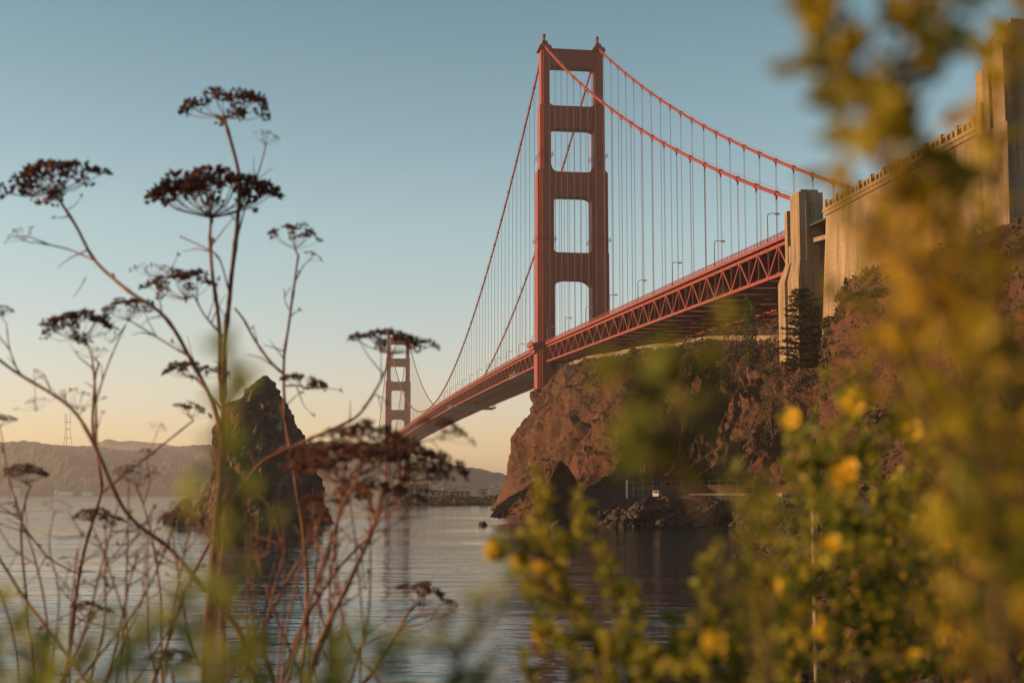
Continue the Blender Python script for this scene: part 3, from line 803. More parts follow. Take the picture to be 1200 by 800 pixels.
# outcrop with a dark flank at the tip of the headland
OY = 300.0
def ox(px): return (px - 600) / F * OY
def oz(py): return CAMH + (HZ - py) / F * OY
mb = MB()
def outcrop():
    def line(pts, J):
        A = np.array([tuple(P(*p)) for p in pts]); return [Vector([float(np.interp(j / J * (len(A) - 1), range(len(A)), A[:, c])) for c in range(3)]) for j in range(J + 1)]
    J, K = 60, 40
    left = line([(574, 606, 322), (582, 592, 322), (598, 581, 320), (612, 574, 318), (628, 562, 314), (640, 549, 310), (652, 542, 306)], J)
    ridge = line([(620, 608, 287), (628, 598, 288), (634, 588, 290), (640, 574, 292), (645, 562, 294), (651, 549, 296), (656, 540, 298)], J)
    right = line([(690, 610, 296), (687, 600, 298), (684, 588, 300), (679, 572, 302), (674, 560, 303), (666, 547, 303), (658, 540, 302)], J)
    back = line([(650, 606, 335), (650, 596, 335), (650, 585, 334), (652, 570, 330), (654, 560, 326), (655, 549, 318), (656, 541, 310)], J)
    for A, Bb, rough in ((left, ridge, 1.0), (ridge, right, .5), (right, back, .8), (back, left, .8)):
        o = len(mb.v)
        for j in range(J + 1):
            for k in range(K + 1):
                f = k / K; p = A[j].lerp(Bb[j], f); q = p.copy()
                edge = min(1, min(f, 1 - f) * 6 + .25)
                d = (mn.ridged_multi_fractal(Vector((q.x * .25, q.y * .25, q.z * .2)), .9, 2.1, 5, 1, 2) - 1.1) * 1.1 + mn.fractal(q * .6, .7, 2, 4) * .9
                mb.v.append(p + Vector((-.5 if rough > .5 else .3, -.8, .25)) * d * rough * edge)
        for j in range(J):
            for k in range(K):
                a = o + j * (K + 1) + k; mb.f.append((a, a + 1, a + K + 2, a + K + 1))
outcrop()
tag(mb.build('rock_outcrop', M['cliff']), 'pointed rock outcrop with one smooth shaded flank at the cliff foot', 'rock')

# riprap along the shore of the terrace
rip = MB(); r2 = random.Random(3)
carr, rarr = np.array(cols), np.array(rows)
for i in range(3900):
    s = r2.uniform(3.75, 8.2) if i < 2900 else r2.uniform(8.0, 12.2)
    t = r2.uniform(0.85, 1.8 if s < 8.2 else 2.2)
    p = gcol(s, t)
    rr = r2.choice([.25, .35, .4, .5, .7]) * (1.3 if r2.random() < .07 else 1) * (1 if s < 8.6 else .6)
    rip.blob(p + Vector((r2.uniform(-1, 1), r2.uniform(-1, 1), rr * .15)), rr, (1.2, 1, .75), i, .55, 1, r2.uniform(0, 6))
tag(rip.build('riprap', M['boulder']), 'loose grey boulders piled along the waterline below the road', 'boulders', kind='stuff')
M['pale_rock'] = mat('pale_rock', (.34, .3, .25), .9, col2=(.25, .22, .18), vscale=.8, bump=.4)
for (px, py, Y, r_, lab, m) in ((672, 589, 300, 1.1, 'pale boulder at the top of the riprap beside the outcrop', 'pale_rock'), (655, 617, 283, 1.3, 'dark wet boulder in the water in front of the outcrop', 'boulder'),
                             (566, 615.5, 292, .7, 'tiny dark rock alone in open water off the headland tip', 'boulder'), (775, 612, 272, .8, 'upright dark boulder at the water edge below the road', 'boulder')):
    q = MB(); p = P(px, py, Y); q.blob((p.x, p.y, max(p.z, .3)), r_, (1.2, 1, .9), int(px), .5, 3); tag(q.build('boulder', M[m]), lab, 'boulder')

# ------------------------------------------------------------------ things on the terrace and the cliff path
def polywall(mbx, pts, h, th, drop=.6):
    for a, b_ in zip(pts[:-1], pts[1:]):
        d = (b_ - a); d.z = 0
        if d.length < .05: continue
        n = Vector((-d.y, d.x, 0)).normalized() * th / 2
        mbx.add([a - n - Vector((0, 0, drop)), b_ - n - Vector((0, 0, drop)), b_ + n - Vector((0, 0, drop)), a + n - Vector((0, 0, drop)), a - n + Vector((0, 0, h)), b_ - n + Vector((0, 0, h)), b_ + n + Vector((0, 0, h)), a + n + Vector((0, 0, h))],
                [(0, 3, 2, 1), (4, 5, 6, 7), (0, 1, 5, 4), (2, 3, 7, 6)])
def smoothz(pts, k=9):
    z = [p.z for p in pts]
    for i, p in enumerate(pts): p.z = float(np.mean(z[max(0, i - k):i + k + 1]))
    return pts
pw = MB(); pts = smoothz([gcol(s, 6.98) + Vector((0, 0, .3)) for s in np.arange(2.0, 7.0, .05)])
polywall(pw, pts, 1.1, .5, 2.5)
tag(pw.build('parapet_wall', M['concrete']), 'low pale parapet wall of the cliff path under the bridge', 'wall')
# fence and retaining wall at the back of the terrace
rw = MB(); pts = smoothz([gcol(s, 3.05) for s in np.arange(5.05, 6.6, .05)])
polywall(rw, [p + Vector((0, -.6, 0)) for p in pts], 1.9, .5, 1.5)
M['brownwall'] = mat('brown_wall', (.13, .078, .054), .9, col2=(.095, .058, .04), vscale=.5, stretch=(1, 1, .3))
tag(rw.build('retaining_wall', M['brownwall']), 'brown retaining wall behind the shore road at the cliff foot', 'wall')
fc = empty('road_fence', pts[0] + Vector((-1, -1.2, 0)), 'thin posted fence with rails in front of the brown retaining wall', 'fence')
pp = MB(); rl = MB()
fp = smoothz([gcol(s, 2.98) for s in np.arange(4.97, 6.9, .06)])
for p in fp[::2]:
    pp = MB(); pp.tube([p - Vector((0, 0, .4)), p + Vector((0, 0, 3.2))], .06, 5); pp.build('post', M['steel'], fc)
for hh in (.3, 1.6, 3.1): rl.tube([p + Vector((0, 0, hh)) for p in fp], .035, 4)
rl.build('rails', M['steel'], fc)
q = MB(); p = gcol(5.0, 2.98); q.tube([p - Vector((0, 0, .5)), p + Vector((0, 0, 3.9))], .22, 8); tag(q.build('gate_post', M['white']), 'tall white post at the end of the road fence by the outcrop', 'post')
gr = empty('guard_rail', gcol(6.6, 2.35), 'long pale guard rail on posts along the water side of the shore road', 'guard rail')
gp = smoothz([gcol(s, 2.4) for s in np.arange(5.9, 9.3, .08)])
for p in gp: p.z = 5.75 + .15 * (p.z - 5.75)
q = MB(); polywall(q, [p + Vector((0, 0, .75)) for p in gp], .42, .12, 0.0); q.build('rail', M['wallpaint'], gr)
for p in gp[::2]:
    q = MB(); q.box(p + Vector((0, .15, .3)), .16, .16, 1.7); q.build('post', M['steel'], gr)
# parked vehicle on the terrace
cp_ = gcol(5.42, 2.7)
car = empty('parked_van', cp_ + Vector((0, 0, .06)), 'small white van parked on the shore road by the retaining wall', 'van')
x0, y0, z0 = cp_.x, cp_.y, cp_.z + .06
prof = [(-2.3, .35), (2.3, .35), (2.35, .9), (2.2, 1.15), (1.5, 1.25), (.9, 1.95), (-2.2, 2.0), (-2.35, 1.2)]
q = MB(); n = len(prof)
q.add([Vector((x0 + a, y0 - .9, z0 + b_)) for a, b_ in prof] + [Vector((x0 + a, y0 + .9, z0 + b_)) for a, b_ in prof], [tuple(range(n)), tuple(reversed(range(n, 2 * n)))] + [(i, n + i, n + (i + 1) % n, (i + 1) % n) for i in range(n)])
q.build('body', M['white'], car)
q = MB(); q.box((x0 - .3, y0 - .91, z0 + 1.55), 2.2, .04, .5); q.build('window', M['glass'], car)
q = MB(); q.box((x0 - 2.33, y0, z0 + 1.6), .06, 1.4, .5); q.build('window', M['glass'], car)
for a in (-1.5, 1.5):
    for sy in (-.85, .85):
        q = MB(); q.tube([Vector((x0 + a, y0 + sy - .12, z0 + .35)), Vector((x0 + a, y0 + sy + .12, z0 + .35))], .35, 14); q.build('wheel', M['rubber'], car)

car.rotation_euler = (0, 0, 1.25); car.scale = (.72, .72, .72)

# rocky spur beyond the headland with the light station
mb = MB()
LY = 800.0
def lx(px): return (px - 600) / F * LY
prof = [(455, 0), (462, 2.6), (470, 4.5), (485, 5.5), (500, 5.2), (508, 4), (516, 4.6), (530, 5.2), (545, 4.6), (560, 4), (575, 4.8), (600, 6), (640, 9)]
npx = np.linspace(455, 640, 150)
for px in npx:
    hgt = np.interp(px, [a for a, _ in prof], [b_ for _, b_ in prof])
    for k in range(30):
        f = k / 29; y = LY - 9 + 26 * f
        z = hgt * min(1, (f * 4) ** .7) * (1 if f < .8 else (1 - f) * 5)
        p = Vector((lx(px), y, -1 + (z + 1)))
        p.z += mn.fractal(p * .35, .7, 2.1, 4) * 1.3 * min(1, f * 5); p.y += mn.fractal(p * .3 + Vector((9, 0, 0)), .7, 2.1, 3) * 1.8
        if k in (0, 29): p.z = -2
        mb.v.append(p)
for i in range(149):
    for k in range(29):
        a = i * 30 + k; mb.f.append((a, a + 30, a + 31, a + 1))
tag(mb.build('rocky_spur', M['cliff']), kind='structure')
def building(px0, px1, y, zb, zt, depth, roof, label, chim=None, m='wallpaint', nwin=3):
    x0, x1 = (px0 - 600) / F * y, (px1 - 600) / F * y
    t = empty('light_station_building', ((x0 + x1) / 2, y, zb), label, 'building', 'buildings on the rocky spur')
    w = MB(); w.box(((x0 + x1) / 2, y + depth / 2, (zb + zt) / 2 - .5), x1 - x0, depth, zt - zb + 1); w.build('wall', M[m], t)
    r = MB(); xa, xb = x0 - .3, x1 + .3; ya, yb = y - .3, y + depth + .3; ym = (ya + yb) / 2
    r.add([Vector((xa, ya, zt + .01)), Vector((xb, ya, zt + .01)), Vector((xb, yb, zt + .01)), Vector((xa, yb, zt + .01)), Vector((xa, ym, zt + roof)), Vector((xb, ym, zt + roof))], [(0, 1, 5, 4), (1, 2, 5), (2, 3, 4, 5), (3, 0, 4), (3, 2, 1, 0)])
    rf = r.build('roof', M['roof'], t)
    if chim:
        c = MB(); cxx = (chim - 600) / F * y; c.box((cxx, ym, zt + roof + .9), 1.3, 1.3, 3); c.build('chimney', M[m], rf)
    for k in range(nwin):
        wx = x0 + (k + .5) * (x1 - x0) / nwin
        q = MB(); q.box((wx, y - .03, (zb + zt) / 2 + .3), .9, .1, 1.5); q.build('window', M['glass'], t)
building(467, 481, LY - 1, 5.2, 9.4, 9, .9, 'pale low block with a lit end wall at the seaward end of the spur')
building(481, 502, LY + 1, 5.2, 10.6, 9, 1.6, 'largest building on the rocky spur with chimney and dark roof', 490, nwin=4)
building(505, 524, LY - 1, 4.6, 7.6, 6, .8, 'low pale hut in the middle of the spur', None, nwin=3)
building(528, 551, LY + 1, 4.6, 7.0, 6, .7, 'long low shed on the spur nearest the cliff', None, nwin=4)
building(562, 571, LY + 1, 4.5, 8.8, 6, .5, 'small square tower-like hut tight against the cliff end of the spur', None, nwin=1)

# far city side: a few pale buildings and a mast
def house(px0, px1, py0, py1, Y, label):
    a, b_ = P(px0, py1, Y), P(px1, py0, Y)
    t = empty('city_building', ((a.x + b_.x) / 2, Y, a.z), label, 'building', 'pale buildings on the far shore')
    w = MB(); w.box(((a.x + b_.x) / 2, Y + 15, (a.z + b_.z) / 2 - 8), b_.x - a.x, 30, b_.z - a.z + 16); w.build('wall', M['white'], t)
    r = MB(); r.box(((a.x + b_.x) / 2, Y + 15, b_.z + 1), b_.x - a.x + 3, 33, 2); r.build('roof', M['roof'], t)
for h_ in ((171, 178, 552, 556, 4300, 'first pale house of the bright terrace on the far hillside'), (178.6, 185, 551, 555.5, 4310, 'second pale house of the bright terrace on the far hillside'), (185.8, 190, 553, 555.5, 4290, 'third pale house of the bright terrace on the far hillside'),
           (202, 204.5, 550, 553.5, 4300, 'narrow pale house standing alone beyond the bright hillside terrace'), (211, 214, 550, 553, 4320, 'small pale house on the far hillside nearest the sea stack'),
           (64, 67, 573, 578, 3640, 'pale tower block at the end of the white waterfront shed'), (67.5, 84, 575.5, 578, 3640, 'long white waterfront shed on the far shore'), (96, 108, 576, 578.3, 3640, 'low pale waterfront shed beside the long white one'),
           (14, 19, 571, 578, 3640, 'pale waterfront block farthest along the far shore'), (424, 436, 546, 552, 3450, 'bright pale building on the slope behind the far tower')):
    house(*h_)
mst = empty('radio_mast', P(79, 524, 5050), 'thin three legged radio mast on the skyline of the far hills', 'mast')
q = MB(); bpt, tpt = P(79, 526, 5050), P(79, 484, 5050)
for a in (0, 2.1, 4.2):
    q.tube([bpt + Vector((cos(a) * 22, sin(a) * 22, -20)), bpt.lerp(tpt, .55) + Vector((cos(a) * 9, sin(a) * 9, 0)), bpt.lerp(tpt, .75) + Vector((cos(a) * 12, sin(a) * 12, 0)), tpt + Vector((cos(a) * 10, sin(a) * 10, 0))], .9, 5)
q.build('legs', M['orange_dark'], mst)
q = MB()
for f in (.3, .55, .75): q.tube([bpt.lerp(tpt, f) + Vector((cos(a) * 11, sin(a) * 11, 0)) for a in (0, 2.1, 4.2, 6.28)], 1.0, 5)
q.build('cross_frames', M['orange_dark'], mst)

# ------------------------------------------------------------------ vegetation on the cliff
def leafquad(mbx, p, d, L, w, up=None):
    d = d.normalized()
    sd = d.cross(up if up is not None else Vector((rnd.uniform(-1, 1), rnd.uniform(-1, 1), rnd.uniform(-1, 1))))
    if sd.length < 1e-4: sd = d.cross(Vector((0, 0, 1)) if abs(d.z) < .9 else Vector((1, 0, 0)))
    sd.normalize(); nn = d.cross(sd)
    o = len(mbx.v)
    mbx.v.extend([p, p + d * L * .45 + sd * w * .5 + nn * w * .12, p + d * L, p + d * L * .45 - sd * w * .5 + nn * w * .12])
    mbx.f.extend([(o, o + 1, o + 2), (o, o + 2, o + 3)])
def rv(r=rnd): 
    while True:
        v = Vector((r.uniform(-1, 1), r.uniform(-1, 1), r.uniform(-1, 1)))
        if .05 < v.length < 1: return v.normalized()
def tuft(mbx, p, size, n, r=rnd):
    for _ in range(n):
        d = rv(r); d.z = abs(d.z) * .9 + .1
        leafquad(mbx, p + rv(r) * size * r.uniform(.1, .8), d, size * r.uniform(.35, .8), size * r.uniform(.2, .4))
sc_ = MB(); r3 = random.Random(11)
cnt = 0
while cnt < 4200:
    s, t = r3.uniform(1.4, 10.5), r3.choice([r3.uniform(3.1, 7.2), r3.uniform(5.5, 8.6)])
    p = gcol(s, t)
    m_ = mn.fractal(p * .05 + Vector((4, 0, 0)), .8, 2.1, 3) + (.28 if t > 6.3 else 0) + (.12 if s > 6.6 else -0.06)
    if m_ < r3.uniform(-.02, .35): continue
    tuft(sc_, p, r3.uniform(.6, 1.5) * (1.25 if t > 6.8 else 1), 14, r3); cnt += 1
tag(sc_.build('hillside_scrub', M['scrub']), 'dry dark scrub growing over the cliff and the slope', 'scrub', kind='stuff')
sc_ = MB(); cnt = 0
while cnt < 9000:
    s, t = r3.uniform(4.2, 10.0), r3.uniform(3.2, 7.4)
    p = gcol(s, t)
    if mn.fractal(p * .07 + Vector((14, 0, 3)), .8, 2.1, 3) < r3.uniform(-.35, .2): continue
    tuft(sc_, p, r3.uniform(.3, .75), 8, r3); cnt += 1
tag(sc_.build('hillside_brush', M['dryscrub']), 'fine brown dry brush thick over the slope above the road', 'brush', kind='stuff')
sc_ = MB()
for i in range(5600):
    s, t = r3.uniform(7.2, 13.2), r3.uniform(1.7, 6.5)
    if 2.4 < t < 2.97 and s < 12.4: continue
    p = gcol(s, t) + Vector((r3.uniform(-1, 1), r3.uniform(-1, 1), 0))
    if p.y < 14: continue
    p.z = ground(p.x, p.y, p.z)
    tuft(sc_, p, r3.uniform(.35, 1.0), 14, r3)
tag(sc_.build('shore_scrub', M['dryscrub']), 'brown dry scrub and grass tufts covering the bank beside the shore road', 'scrub', kind='stuff')

def conifer(px, Y, base_py, top_py, label):
    b_, tp = P(px, base_py, Y), P(px, top_py, Y)
    b_.z = ground(b_.x, b_.y, b_.z) - .3; H = tp.z - b_.z
    t = empty('cypress_tree', b_, label, 'tree')
    tk = MB(); tk.tube([b_, b_ + Vector((.2, 0, H * .5)), b_ + Vector((-.1, 0, H))], [.4, .25, .05], 7); tk.build('trunk', M['bark'], t)
    cr = MB(); br = MB(); r = random.Random(5)
    for k in range(34):
        f = .06 + .94 * k / 34; z = b_.z + H * f
        L = H * (.33 * (1 - f) ** .6 + .05) * r.uniform(.75, 1.25) * (0.75 if f < .2 else 1)
        for a in np.arange(0, 6.28, 1.05):
            a += r.uniform(-.4, .4); l = L * r.uniform(.5, 1.15)
            dr = Vector((cos(a), sin(a), .12))
            p0 = Vector((b_.x, b_.y, z)); l *= 1.25 if cos(a) > 0 else .8; p0.z += r.uniform(-.35, .35); p1 = p0 + dr * l; p1.z += r.uniform(-.12, .14) * l
            br.tube([p0, p1], [.07, .03], 4, False)
            for j in range(int(8 + l * 12)):
                g = r.uniform(.15, 1.05); q = p0.lerp(p1, g) + Vector((r.uniform(-.35, .35), r.uniform(-.35, .35), r.uniform(-.1, .16)))
                d = dr + rv(r) * .8; d.z = d.z * .5 + .1
                leafquad(cr, q, d, r.uniform(.35, .8), r.uniform(.2, .4), Vector((r.uniform(-.7, .7), r.uniform(-.7, .7), 1)))
    br.build('limbs', M['bark'], t); cr.build('crown', M['needle'], t)
conifer(938, 306, 430, 338, 'dark cypress with flat layered branches in front of the lit pylon')
def bushy(name, px, Y, base_py, top_py, wpx, label, m, n=900, columnar=False, seed=1, cat='shrub', leaf=.5):
    b_, tp = P(px, base_py, Y), P(px, top_py, Y)
    b_.z = ground(b_.x, b_.y, b_.z) - .2; H = max(tp.z - b_.z, 1.2); Wd = wpx / F * Y / 2
    t = empty(name, b_, label, cat); r = random.Random(seed)
    st = MB(); cr = MB()
    for k in range(6):
        a = r.uniform(0, 6.28); st.tube([b_, b_ + Vector((cos(a) * Wd * .3, sin(a) * Wd * .3, H * .45)), b_ + Vector((cos(a) * Wd * .6, sin(a) * Wd * .6, H * .85))], [.12, .07, .03], 5, False)
    st.build('stem', M['bark'], t)
    for k in range(n):
        f = r.uniform(.02, 1)
        rad = Wd * ((.85 if f < .85 else .85 * (1 - f) / .15 * .8 + .15) if columnar else math.sqrt(max(0.02, 1 - (f * 1.05 - .25) ** 2 / .75)))
        a = r.uniform(0, 6.28); q = rad * math.sqrt(r.uniform(.15, 1)) * (1 + .35 * mn.noise(Vector((a * 1.3, f * 5, seed))))
        leafquad(cr, b_ + Vector((cos(a) * q, sin(a) * q, H * f)), rv(r) + Vector((cos(a), sin(a), .4)) * .7, leaf * r.uniform(.6, 1.4), leaf * r.uniform(.35, .7))
    cr.build('foliage', m, t)
bushy('ivy_covered_tree', 879, 332, 425, 346, 20, 'narrow ivy green column of a tree below the truss', M['ivy'], 2600, True, 3, 'tree', .55)
for i, a in enumerate(((1003, 262, 392, 352, 46, 'wide brown shrub against the foot of the anchorage wall'), (975, 284, 400, 372, 26, 'smaller dull shrub between the pylon foot and the anchorage wall'), (1035, 250, 420, 372, 40, 'rounded brown shrub on the slope below the anchorage wall'),
        (905, 300, 455, 430, 30, 'low green shrub below the dark cypress'), (858, 340, 418, 385, 34, 'dark shrub beside the ivy covered tree'), (835, 352, 420, 398, 30, 'dark shrub under the truss left of the ivy covered tree'), (790, 372, 425, 408, 26, 'small dark shrub by the cliff path'))):
    bushy('shrub', *a[:5], a[5], M['dryscrub'] if i < 3 else M['scrub'], 2200, False, 20 + i, 'shrub', .42)

# near fence on the bank
def fence():
    p0 = P(955, 800, 12.0); g = ground(p0.x, p0.y)
    f = empty('chain_link_fence', (p0.x, p0.y, g), 'rusty chain link fence on thin pale posts beyond the flowering bushes', 'fence')
    tops = []
    for i, (x, y) in enumerate(((p0.x, 12.0), (p0.x + 2.4, 13.2), (p0.x + 4.9, 14.2), (p0.x + 7.5, 15.0))):
        gz = ground(x, y); top = P(955, 590, 12).z if i == 0 else max(gz + 1.5, P(955, 640, 12).z)
        q = MB(); q.tube([Vector((x, y, gz - .3)), Vector((x + .02, y, top))], .02, 8); q.build('post', M['wallpaint'] if i == 0 else M['steel'], f)
        tops.append((Vector((x, y, gz + .05)), Vector((x, y, gz + 1.5))))
    w = MB()
    for (a0, a1), (b0, b1) in zip(tops[1:-1], tops[2:]):
        n = 34
        for k in range(-14, n):
            for sgn in (1, -1):
                s0, s1 = k / n, (k + 14) / n
                if sgn < 0: s0, s1 = s1, s0
                def pt(s, h):
                    return a0.lerp(b0, s).lerp(a1.lerp(b1, s), h)
                h0, h1 = 0.0, 1.0
                # clip to the panel
                if s0 < 0: h0 = -s0 / (s1 - s0); 
                if s0 > 1: h0 = (1 - s0) / (s1 - s0)
                if s1 > 1: h1 = (1 - s0) / (s1 - s0)
                if s1 < 0: h1 = (0 - s0) / (s1 - s0)
                if h1 - h0 < .02: continue
                w.tube([pt(s0 + (s1 - s0) * h0, h0), pt(s0 + (s1 - s0) * h1, h1)], .0022, 3, False)
        w.tube([a1, b1], .014, 5)
    w.build('mesh_panel', M['bark'], f)
fence()

# ------------------------------------------------------------------ foreground plants
def smooth_path(pts, k=6):
    A = np.array([tuple(p) for p in pts]); n = len(A)
    return [Vector(catmull(A, i / k)) for i in range((n - 1) * k)] + [Vector(A[-1])]
def root_down(pts):
    """continue a stem from its lowest traced point, bending over gently, down to the soil"""
    p = pts[0]; d = (pts[0] - pts[1]); d.normalize()
    if d.z > -.4: d.z = -.4; d.normalize()
    k = min(.45, p.length * .16)
    m = p + d * k
    x, y = m.x + d.x * k * .8, m.y + .03
    z = ground(x, y, p.z - 1.5)
    return [Vector((x, y, z - .05)), m] + pts
def umbel(parent, c, width, axis, dense=1.0, seed=0, depthf=.5, skeletal=False):
    """c: centre of the flat top; width in metres; axis: direction of the stem"""
    r = random.Random(seed); rad = width / 2
    axis = axis.normalized()
    x = axis.cross(Vector((0.3, 1, 0.1))).normalized(); y = axis.cross(x)
    hgt = rad * max(.34, depthf * 1.35)
    base = c - axis * hgt * .8
    st = MB(); sd = MB()
    st.tube([base - axis * rad * .08, base], rad * .03, 5)
    n = int(24 * dense)
    for k in range(n):
        f = math.sqrt((k + .5) / n); a = k * 2.39996 + r.uniform(-.4, .4)
        if r.random() < .07: continue
        q = f * rad * r.uniform(.78, 1.1)
        zt = hgt * (1 - .55 * f * f) * r.uniform(.82, 1.12)
        tip = base + (x * cos(a) + y * sin(a)) * q + axis * zt
        mid = base + (x * cos(a) + y * sin(a)) * q * .66 + axis * zt * .5 - axis * rad * .03 * f
        st.tube([base, mid, tip], [rad * .011, rad * .009, rad * .008], 3, False)
        dr = (tip - mid).normalized(); dr = (dr + axis * .9 + rv(r) * .25).normalized()
        ux = dr.cross(Vector((.2, .9, .3))).normalized(); uy = dr.cross(ux)
        pl = rad * r.uniform(.15, .26)
        m = int(r.uniform(15, 27)) if not skeletal else int(r.uniform(3, 7))
        for j in range(m):
            b_ = r.uniform(0, 6.28); s = math.sqrt(r.uniform(0.02, 1))
            e = tip + (ux * cos(b_) + uy * sin(b_)) * pl * s + dr * pl * (.75 - .5 * s * s) * r.uniform(.5, 1.0)
            st.tube([tip, e], rad * .005, 3, False)
            L = rad * r.uniform(.048, .082); wv = L * r.uniform(.4, .65)
            dd = ((e - tip).normalized() + rv(r) * .7).normalized(); pxv = dd.cross(Vector((.1, .2, 1))).normalized(); pyv = dd.cross(pxv)
            o = len(sd.v)
            sd.v.extend([e - dd * L * .6, e + pxv * wv, e + pyv * wv, e - pxv * wv, e - pyv * wv, e + dd * L])
            sd.f.extend([(o, o + 2, o + 1), (o, o + 3, o + 2), (o, o + 4, o + 3), (o, o + 1, o + 4), (o + 5, o + 1, o + 2), (o + 5, o + 2, o + 3), (o + 5, o + 3, o + 4), (o + 5, o + 4, o + 1)])
    u = st.build('umbel', M['stalk'], parent)
    sd.build('seeds', M['seeds'], u)
    return base
def fennel(label, Y, stems, umbels, seed):
    """stems: list of (pixel points from the foot up, radius px at foot, at tip, rooted); umbels: (px, py, width px, axis (dx, dy), dense, depthf, skeletal)"""
    allp = [[P(a, b_, Y + (r_ * .0)) for a, b_ in pts] for pts, *_ , r_ in [(s[0], 0) for s in stems]]
    first = root_down(allp[0])
    t = empty('dried_fennel', first[0], label, 'plant', 'dried fennel stalks in the foreground')
    s_ = MB(); r = random.Random(seed)
    ppx = Y / F
    for i, (pts, ra, rb, rooted) in enumerate(stems):
        w = [P(a, b_, Y + (r.uniform(-.05, .05) if k and k < len(pts) - 1 else 0)) for k, (a, b_) in enumerate(pts)]
        if rooted: w = root_down(w)
        w = smooth_path(w, 6)
        # small kinks and swollen nodes as on a dry stalk
        n = len(w); rr = []
        for k in range(n):
            f = k / (n - 1); q = (ra * (1 - f) + rb * f) * ppx * .62
            if k % 7 == 3: q *= 1.28
            rr.append(q * (1 + .08 * mn.noise(w[k] * 30)))
            w[k] = w[k] + Vector((mn.noise(w[k] * 9), mn.noise(w[k] * 9 + Vector((5, 0, 0))), 0)) * ppx * 1.6
        s_.tube(w, rr, 7)
        # thin dead side twigs and leaf sheaths
        for k in range(3, n - 2):
            if r.random() < .16:
                d = (w[k + 1] - w[k]).normalized(); q = rv(r); q.y *= .5
                dr = (d * .7 + q * .8).normalized(); L = r.uniform(12, 55) * ppx
                e1 = w[k] + dr * L * .6; e2 = e1 + (dr + Vector((0, 0, r.uniform(-.5, .6)))).normalized() * L * .5
                s_.tube([w[k], e1, e2], [ppx * .9, ppx * .6, ppx * .3], 4, False)
                if r.random() < .4:
                    for _ in range(7): leafquad(s_, e2, rv(r), 4 * ppx, 2.4 * ppx)
    s_.build('stem', M['stalk'], t)
    tips = [(P(*pts[-1], Y), rb) for pts, ra, rb, _ in stems]
    for k, (px, py, wd, ax, dn, dpf, sk) in enumerate(umbels):
        dy = r.uniform(-.12, .12)
        bs = umbel(t, P(px, py, Y), wd * ppx, Vector((ax[0], dy, ax[1])), dn, seed * 31 + k, dpf, sk)
        tp, rb = min(tips, key=lambda q: (q[0] - bs).length)
        if (tp - bs).length < 70 * ppx:
            md = (tp + bs) / 2 + Vector((0, 0, -.1 * abs(tp.x - bs.x)))
            joints = MB(); joints.tube([tp, md, bs], [rb * ppx * .62, rb * ppx * .55, rb * ppx * .5], 6)
            joints.build('stalk', M['stalk'], t)
    return t
U = (0.0, 1.0)
fennel('tallest dried fennel with two wide dark umbels stacked on a reddish stem', 3.0,
  [([(242, 800), (250, 720), (256, 600), (261, 480), (264, 400), (270, 330), (279, 250), (279, 200), (265, 148)], 8, 3.2, True),
   ([(259, 470), (256, 380), (250, 330), (246, 275)], 4.5, 3, False), ([(268, 345), (262, 318), (255, 300), (240, 290), (212, 277)], 1.6, 1.2, False),
   ([(276, 285), (290, 235), (305, 195), (312, 168)], 1.6, 1.2, False), ([(262, 395), (240, 370), (230, 352), (226, 345)], 2, 1.4, False),
   ([(258, 480), (240, 455), (228, 442), (222, 440)], 2.4, 1.6, False)],
  [(265, 122, 112, (0.02, 1), 1.0, .28, False), (246, 220, 160, (-.05, 1), 1.35, .42, False), (314, 158, 42, (.3, 1), .5, .5, True), (216, 328, 88, (-.1, 1), .8, .5, False), (226, 432, 78, (.05, 1), .6, .25, False)], 1)
fennel('leaning dried fennel whose broad flat umbel reaches the frame edge', 2.9,
  [([(262, 520), (246, 465), (222, 418), (192, 370), (150, 340), (112, 306), (90, 265), (70, 234)], 4.4, 2.6, False), ([(108, 304), (80, 292), (42, 284)], 1.8, 1.2, False),
   ([(100, 325), (95, 335), (86, 348)], 1.0, .6, False), ([(222, 418), (195, 402), (172, 388), (150, 374)], 2.0, 1.2, False), ([(190, 372), (186, 345), (184, 328)], 1.2, .9, False)],
  [(60, 208, 124, (-.32, 1), 1.15, .3, False), (24, 272, 40, (-.5, 1), .5, .5, True), (146, 358, 66, (-.25, 1), .7, .5, False), (183, 314, 56, (0, 1), .45, .35, True)], 2)
fennel('dried fennel stalk with a loose starry umbel beside the sea stack', 3.1,
  [([(352, 800), (360, 720), (357, 640), (346, 560), (336, 500), (332, 430), (338, 380), (346, 330), (350, 300)], 4.6, 2, True), ([(334, 440), (318, 425), (300, 400), (286, 375), (276, 362)], 2.6, 2.2, False),
   ([(346, 332), (356, 312), (364, 304)], 1.4, 1, False), ([(340, 365), (334, 350), (342, 336)], 1.0, .7, False), ([(334, 452), (350, 452), (362, 456)], 1.8, 1, False)],
  [(347, 272, 62, (.05, 1), .65, .6, False), (367, 298, 26, (.5, 1), .35, .5, False), (358, 446, 64, (.2, 1), .6, .25, False)], 3)
fennel('dried fennel with a forked pale stem and clustered umbels at the shore', 2.8,
  [([(300, 800), (277, 735), (231, 680), (199, 643), (148, 601), (113, 527), (83, 478), (18, 435), (-20, 405)], 6, 2.4, True), ([(113, 527), (112, 465), (108, 420), (102, 402)], 2.6, 1.4, False),
   ([(112, 470), (122, 440), (136, 405), (148, 380)], 1.8, 1.2, False), ([(60, 462), (52, 440), (40, 432)], 1.2, .7, False), ([(22, 436), (12, 410), (8, 380)], 1.6, 1, False)],
  [(88, 378, 92, (-.2, 1), 1.0, .45, False), (3, 362, 34, (0, 1), .5, .5, False), (92, 462, 60, (.1, 1), .45, .5, True), (40, 470, 40, (-.2, 1), .4, .5, True), (132, 392, 34, (.2, 1), .4, .5, True)], 4)
